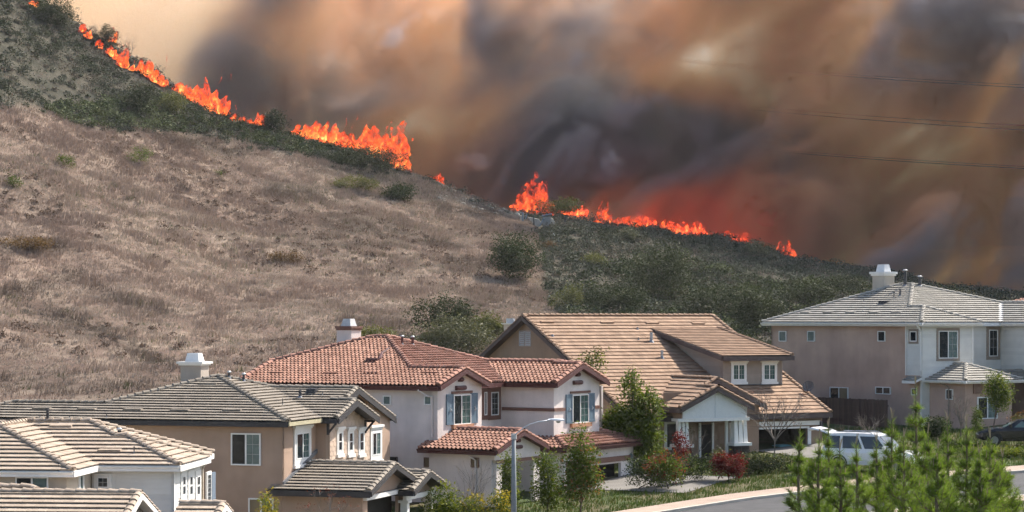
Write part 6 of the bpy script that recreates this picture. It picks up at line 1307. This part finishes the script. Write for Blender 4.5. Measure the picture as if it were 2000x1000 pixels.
# street lamp
b = on_ground(1003.5, 97.0); top = px(1003.5, 852, 97.0).z - b.z; k = 97.0/FPX
root = empty('street_lamp', b); tag(root, 'grey concrete street lamp with a curved arm in front of the white house', 'street lamp')
pole_m = simple('lamp_pole', (0.22, 0.24, 0.25), .8, .12, 4); mb = MB(); mb.tube([(0,0,-.2), (0,0,top*.5), (0,0,top)], [.14,.11,.085], 10); mb.build('pole', pole_m, root, True)
mb = MB(); mb.tube([(0,0,top-.12), (0,0,top+.10)], [.12,.12], 10); mb.build('pole_cap', simple('lamp_cap', (.42, .43, .43), .6, .1), root)
arm = [px(u, v, 97.0) - b for u, v in ((1004, 852), (1012, 844), (1022, 836), (1034, 829), (1050, 824), (1072, 821))]; mb = MB(); mb.tube(arm, .026, 6); mb.build('arm', simple('lamp_arm', (.52, .55, .58), .5, .1, metal=.3), root, True)
h0, h1 = px(1070, 821, 97.0) - b, px(1103, 822, 97.0) - b; mb = MB(); d = (h1-h0); n = 8; rings = []
for f_, r_, q_ in ((0, .05, .05), (.15, .09, .08), (.5, .13, .095), (.85, .14, .09), (1, .07, .05)):
    cc = h0 + d*f_; rings.append([cc + Vector((0, math.cos(a)*r_, max(-.02, math.sin(a))*q_ + .0)) for a in [2*math.pi*i/n for i in range(n)]])
mb.add([v for r in rings for v in r], [(i*n+j, i*n+(j+1) % n, (i+1)*n+(j+1) % n, (i+1)*n+j) for i in range(4) for j in range(n)] + [tuple(range(n)), tuple(range(5*n-1, 4*n-1, -1))]); head = mb.build('lamp_head', simple('lamp_head', (.60, .64, .68), .4, .05), root, True)
mb = MB(); mb.tube([h0 + d*.62 + Vector((0,0,-.02)), h0 + d*.62 + Vector((0,0,-.075)), h0 + d*.62 + Vector((0,0,-.10))], [.10,.085,.03], 8); link('lens', mb.mesh('lens', glass_pale), head)

# paving: driveways, sidewalk, kerb, road
asph = simple('asphalt', (0.055, 0.055, 0.057), .95, .2, 1.5); walk = simple('pavement_tan', (0.33, 0.25, 0.195), .9, .14, 1.0, bump=.2); drive = simple('driveway_concrete', (0.17, 0.16, 0.145), .9, .16, .8, bump=.2)
RD = [Vector(p) for p in ((-14, 72), (-4, 87), (2, 94), (7, 99), (13, 103.5), (20, 107), (28, 109), (44, 111), (70, 113))]
def strip(name, o0, o1, lift, mat, kind='structure', thick=0.0):
    """a band that follows the road's line between the offsets o0 and o1 (left of the way it runs is positive)"""
    P = []
    for i in range(len(RD)-1):
        for k_ in range(4): P.append(RD[i].lerp(RD[i+1], k_/4))
    P.append(RD[-1]); V = []; Fs = []
    for i, p in enumerate(P):
        d = (P[min(i+1, len(P)-1)] - P[max(i-1, 0)]).normalized(); nrm = Vector((-d.y, d.x))
        for o in (o0, o1): q = p + nrm*o; V.append((q.x, q.y, max(float(ground_z(np.array([q.x]), np.array([q.y]), False)[0]), plane_z(q.x, q.y)) + lift))
    mb = MB(); m = len(P)
    if thick: V = V + [(x, y, z - thick) for x, y, z in V]
    Fs = [(2*i, 2*i+2, 2*i+3, 2*i+1) for i in range(m-1)]
    if thick: Fs += [(2*i+1, 2*i+3, 2*m+2*i+3, 2*m+2*i+1) for i in range(m-1)] + [(2*i, 2*m+2*i, 2*m+2*i+2, 2*i+2) for i in range(m-1)]
    mb.add(V, Fs); tag(mb.build(name, mat), kind=kind)
strip('road', -3.7, 3.7, .03, asph); strip('kerb', 3.7, 3.9, .15, conc, thick=.2); strip('kerb', -3.9, -3.7, .15, conc, thick=.2); strip('pavement', 3.9, 5.4, .15, walk, thick=.2); strip('pavement', -5.4, -3.9, .15, walk, thick=.2)
def slab_on_ground(name, h, q, mat, lift=.04):
    mb = MB(); n = 6; V = []; (s0, s1, t0, t1) = q
    for i in range(n+1):
        for j in (t0, t1):
            w_ = h.Mw @ Vector((s0 + (s1-s0)*i/n, j, 0)); V.append((w_.x, w_.y, float(plane_z(w_.x, w_.y)) + lift))
    mb.add(V, [(2*i, 2*i+2, 2*i+3, 2*i+1) for i in range(n)]); tag(mb.build(name, mat), kind='structure')
slab_on_ground('driveway', H3, (3.0, 9.0, 7.6, 13.4), drive); slab_on_ground('driveway', H4, (11.1, 20.5, 8.3, 12.8), drive, .05); slab_on_ground('driveway', H5, (1.3, 11, 5.0, 9.6), drive, .06)
slab_on_ground('pavement', H5, (6.5, 13.5, 1.8, 5.0), walk, .07)
# lawn grass in the yards
rs = np.random.default_rng(91); n = 26000; x = rs.uniform(-18, 34, n); y = rs.uniform(86, 134, n); keep = (np.abs((x-UC*0)/y) < .24); x, y = x[keep], y[keep]; P = np.stack([x, y, plane_z(x, y)], -1)
def inside_any(x, y):
    m = np.zeros(len(x), bool)
    for h, rects in ((H3, [(-12, 3.2, -.2, 14), (3, 9, 7.6, 13.4)]), (H4, [(-7, 12.8, 0, 13), (11, 20.5, 8.3, 12.8)]), (H5, [(-14.5, 2.6, .4, 12), (1.3, 13.5, 1.8, 9.6)]), (H2, [(-22, 3.6, .4, 12.5)]), (H1, [(-25, 0, -9, 8)])):
        dx, dy = x-h.ox, y-h.oy; s, t = dx*h.c - dy*h.s, dx*h.s + dy*h.c
        for (a, b_, c_, d_) in rects: m |= (s > a) & (s < b_) & (t > c_) & (t < d_)
    for i in range(len(RD)-1):
        d = (RD[i+1]-RD[i]); L = d.length; d = d/L; t = (x-RD[i].x)*d.x + (y-RD[i].y)*d.y; o = np.abs(-(x-RD[i].x)*d.y + (y-RD[i].y)*d.x); m |= (t > -.5) & (t < L+.5) & (o < 5.4)
    return m
P = P[~inside_any(P[:, 0], P[:, 1])]; col = np.where(rs.random((len(P), 1)) < .75, np.array([.075, .12, .025]), np.array([.15, .15, .045]))
T, C = blade_tufts(P, rs, 7, np.full(len(P), .16), .03, col); tag(link('lawn_grass', tri_mesh('lawn_grass', T, mat=grass_m, col=C)), kind='stuff')

# dark side fence of the pink house
fence_m = simple('fence_brown', (0.075, 0.050, 0.043), .9, .2, 3, objvar=.3); root = empty('board_fence', H5.Mw @ Vector((-9.5, -1.6, 0)), -H5.phi); tag(root, 'dark brown board fence along the left side of the pink house', 'fence')
mb = MB(); mb.box((-5.2, .03, .25), (8.4, .07, .33)); mb.box((-5.2, .03, 1.25), (8.4, .07, 1.33)); mb.build('rail', fence_m, root)
bmsh = MB(); bmsh.box((0, -.012, 0.02), (.145, .012, 1.62)); bme = bmsh.mesh('board', fence_m)
for i in range(90):
    q = bpy.data.objects.new('board', bme); COL.objects.link(q); q.parent = root; q.location = (-5.2 + i*.151, random.uniform(-.004, .004), random.uniform(-.02, .02))

# ---- cars
paint_w = simple('paint_white', (0.74, 0.75, 0.76), .22, .02, spec=.6); paint_k = simple('paint_black', (0.012, 0.013, 0.016), .18, .1, spec=.6); rubber = simple('rubber', (.02, .02, .02), .8, .1); alloy = simple('alloy', (.22, .225, .23), .35, .1, metal=.7); car_glass = simple('car_glass', (.012, .016, .02), .05, .1, spec=.7); car_glass_g = simple('car_glass_green', (.10, .15, .13), .06, .2, spec=.7); lamp_red = simple('lamp_red', (.35, .02, .02), .25, .1); lamp_clear = simple('lamp_clear', (.7, .7, .68), .15, .05); plastic = simple('plastic_dark', (.03, .03, .03), .7, .1)
def loft(mb, secs):
    n = len(secs[0]); V = [p for s in secs for p in s]; Fs = [(i*n+j, i*n+(j+1) % n, (i+1)*n+(j+1) % n, (i+1)*n+j) for i in range(len(secs)-1) for j in range(n)] + [tuple(range(n-1, -1, -1)), tuple((len(secs)-1)*n + j for j in range(n))]; mb.add(V, Fs)
def car(name, label, loc, heading, prof, green, W, paint, glass, wheels, hatch=False, rack=False, cat='car'):
    """x forward, y left; prof = (x, z low, z high, half width) of the lower body, green = the same for the cabin"""
    root = empty(name, loc, heading); tag(root, label, cat)
    def sec(x, z0, z1, w, tuck): return [(x, -w*.94, z0), (x, w*.94, z0), (x, w, z0 + (z1-z0)*.35), (x, w, z0 + (z1-z0)*.78), (x, w*tuck, z1), (x, -w*tuck, z1), (x, -w, z0 + (z1-z0)*.78), (x, -w, z0 + (z1-z0)*.35)]
    mb = MB(); loft(mb, [sec(x, a, b_, w, .93) for x, a, b_, w in prof]); body = mb.build('body', paint, root)
    mb = MB(); loft(mb, [[(xb, -wb, z0), (xb, wb, z0), (xt, wt, z1), (xt, -wt, z1)] for xb, xt, z0, z1, wb, wt in green]); mb.build('cabin', paint, root)
    (xb0, xt0, z0, z1, wb, wt), (xb1, xt1, _, _, _, _) = green[0], green[-1]
    def side_pt(f, g, s):     # f along, g up
        xb, xt = xb0 + (xb1-xb0)*f, xt0 + (xt1-xt0)*f; w_ = wb + (wt-wb)*g; return Vector((xb + (xt-xb)*g, s*(w_ + .006), z0 + (z1-z0)*g))
    cuts = green_cuts[name]
    for s in (-1, 1):
        for a, b_ in cuts:
            mb = MB(); mb.add([side_pt(a, .10, s), side_pt(b_, .10, s), side_pt(b_, .86, s), side_pt(a, .86, s)], [(0,1,2,3)]); mb2 = MB(); mb2.prism([Vector(v) for v in mb.v], (0, s*.012, 0)); mb2.build('window', glass, root)
    def end_pt(f, g, front): xb, xt = (xb1, xt1) if front else (xb0, xt0); w_ = (wb + (wt-wb)*g)*.92; return Vector((xb + (xt-xb)*g + (.008 if front else -.008), w_*(2*f-1), z0 + (z1-z0)*g))
    for front, nm in ((True, 'windscreen'), (False, 'rear_window')):
        if hatch and not front: continue
        mb = MB(); mb.prism([end_pt(0, .08, front), end_pt(1, .08, front), end_pt(1, .92, front), end_pt(0, .92, front)], (.012 if front else -.012, 0, .004)); mb.build(nm, glass, root)
    if hatch:
        # opening at the back and the tailgate raised about its top hinge
        mb = MB(); mb.prism([end_pt(0, .0, False), end_pt(1, .0, False), end_pt(1, .92, False), end_pt(0, .92, False)], (-.012, 0, 0)); mb.build('boot_opening', plastic, root)
        hx, hz = xt0, z1; mb = MB(); L = 1.05; a = R(12); w_ = wt*.98; P = []
        for (d_, th, ww) in ((0, .0, w_), (.45, .05, w_), (.95*L, .04, w_*.97), (1.08*L, -.10, w_*.9)): cx, cz = hx - d_*math.cos(a), hz + d_*math.sin(a) + th; P.append([(cx, -ww, cz-.05), (cx, ww, cz-.05), (cx, ww*.96, cz+.02), (cx, -ww*.96, cz+.02)])
        loft(mb, P); tg_ = mb.build('tailgate', paint, root); mb = MB(); cx, cz = hx - .5*math.cos(a), hz + .5*math.sin(a) + .075; mb.box((cx-.34, -w_*.8, cz-.012+.0), (cx+.3, w_*.8, cz)); link('rear_window', mb.mesh('rear_window', car_glass_g), tg_)
        for s in (-1, 1): mb = MB(); mb.bar((hx-.25, s*(wt-.03), hz+.06), (xb0+.05, s*(wb-.06), z0+.35), .03, .03); mb.build('gas_strut', metal_dark, root)
    for (x, r_) in wheels:
        for s in (-1, 1):
            mb = MB(); mb.tube([(x, s*(W-.24), r_), (x, s*(W-.0), r_)], r_, 18); wo = mb.build('wheel', rubber, root); mb = MB(); mb.tube([(x, s*(W-.02), r_), (x, s*(W+.012), r_)], r_*.62, 14); link('rim', mb.mesh('rim', alloy), wo)
            ab = MB(); n = 12; V = [(x + math.cos(math.pi*i/n)*r_*q, s*(W+o), r_*1.0 + math.sin(math.pi*i/n)*r_*q) for q, o in ((1.28, .006), (1.08, .012)) for i in range(n+1)]; ab.add(V, [(i, i+1, n+2+i, n+1+i) for i in range(n)]); ab.build('wheel_arch', plastic, root)
    f0, f1 = prof[0], prof[-1]
    for s in (-1, 1):
        mb = MB(); mb.box((f0[0]-.015, s*f0[3]*.72-.10, f0[1]+(f0[2]-f0[1])*.45), (f0[0]+.05, s*f0[3]*.72+.10, f0[2]-.05)); mb.build('tail_light', lamp_red, root)
        mb = MB(); mb.box((f1[0]-.05, s*f1[3]*.70-.16, f1[1]+(f1[2]-f1[1])*.5), (f1[0]+.02, s*f1[3]*.70+.16, f1[2]-.06)); mb.build('headlight', lamp_clear, root)
        mb = MB(); mx = green[-1][0]-.35; mb.box((mx-.08, s*(W+.02)-.02 if s > 0 else s*(W+.2), z0+.05), (mx+.06, s*(W+.2) if s > 0 else s*(W+.02)+.02, z0+.22)); mb.build('mirror', paint, root)
        for dx in (.30, .62): mb = MB(); x_ = xb0 + (xb1-xb0)*dx; mb.box((x_, s*(W+.0) - .01, z0-.16), (x_+.16, s*(W+.0)+.012, z0-.12)); mb.build('door_handle', paint, root)
    mb = MB(); mb.box((f0[0]-.08, -f0[3]*.96, f0[1]), (f0[0]+.02, f0[3]*.96, f0[1]+.22)); mb.build('bumper', paint, root); mb = MB(); mb.box((f1[0]-.02, -f1[3]*.96, f1[1]), (f1[0]+.08, f1[3]*.96, f1[1]+.2)); mb.build('bumper', paint, root)
    if rack:
        for s in (-1, 1): mb = MB(); mb.tube([(xt0+.25, s*wt*.86, z1+.01), (xt0+.35, s*wt*.86, z1+.09), (xt1-.45, s*wt*.86, z1+.09), (xt1-.3, s*wt*.86, z1+.01)], .022, 5); mb.build('roof_rail', metal_grey, root)
        for f_ in (.35, .65): x_ = xt0 + (xt1-xt0)*f_; mb = MB(); mb.bar((x_, -wt*.86, z1+.10), (x_, wt*.86, z1+.10), .05, .03); mb.build('rack_bar', metal_dark, root)
    return root
green_cuts = {'parked_suv': [(.02, .24), (.29, .58), (.62, .93)], 'parked_coupe': [(.22, .5), (.53, .82)]}
cpos = px(1704, 905, 114.8); cpos.z = float(plane_z(cpos.x, cpos.y)) + .06
car('parked_suv', 'white car with its tailgate raised in the driveway behind the young pines', cpos, R(-28), [(-2.38, .48, 1.02, .86), (-2.2, .36, 1.08, .95), (0, .34, 1.08, .97), (1.15, .34, 1.06, .96), (2.1, .40, .98, .92), (2.38, .48, .86, .80)], [(-2.3, -2.02, 1.06, 1.86, .90, .74), (-1.0, -1.0, 1.06, 1.90, .91, .75), (.3, .15, 1.06, 1.88, .91, .75), (1.32, .52, 1.06, 1.83, .88, .72)], .96, paint_w, car_glass, ((-1.45, .37), (1.45, .37)), True, True)
dpos = px(1993, 872, 122.5); dpos.z = float(plane_z(dpos.x, dpos.y)) + .06
car('parked_coupe', 'black car with green-tinted windscreen at the right edge', dpos, R(172), [(-2.25, .42, .92, .78), (-2.1, .28, .98, .88), (0, .26, .96, .90), (1.2, .26, .94, .90), (2.0, .30, .82, .84), (2.25, .38, .70, .72)], [(-1.75, -1.1, .95, 1.36, .82, .62), (-.6, -.5, .95, 1.42, .84, .65), (.95, .15, .95, 1.38, .83, .62)], .90, paint_k, car_glass_g, ((-1.35, .32), (1.4, .32)))
# white bin with a blue-green lid inside the open garage
bp = H4.Mw @ Vector((10.2, H4.T(1528, 10.2), 0.03)); root = empty('storage_bin', bp, -H4.phi); tag(root, 'white bin with a blue-green lid inside the open garage', 'bin')
mb = MB(); loft(mb, [[(-.32, -.34, 0), (.32, -.34, 0), (.32, .34, 0), (-.32, .34, 0)], [(-.4, -.42, .85), (.4, -.42, .85), (.4, .42, .85), (-.4, .42, .85)]]); mb.build('bin_body', white_paint, root)
mb = MB(); loft(mb, [[(-.43, -.45, .855), (.43, -.45, .855), (.43, .45, .855), (-.43, .45, .855)], [(-.4, -.42, .95), (.4, -.42, .95), (.4, .42, .95), (-.4, .42, .95)], [(-.2, -.22, 1.02), (.2, -.22, 1.02), (.2, .22, 1.02), (-.2, .22, 1.02)]]); mb.build('lid', simple('lid_teal', (.12, .30, .32), .5, .1), root)
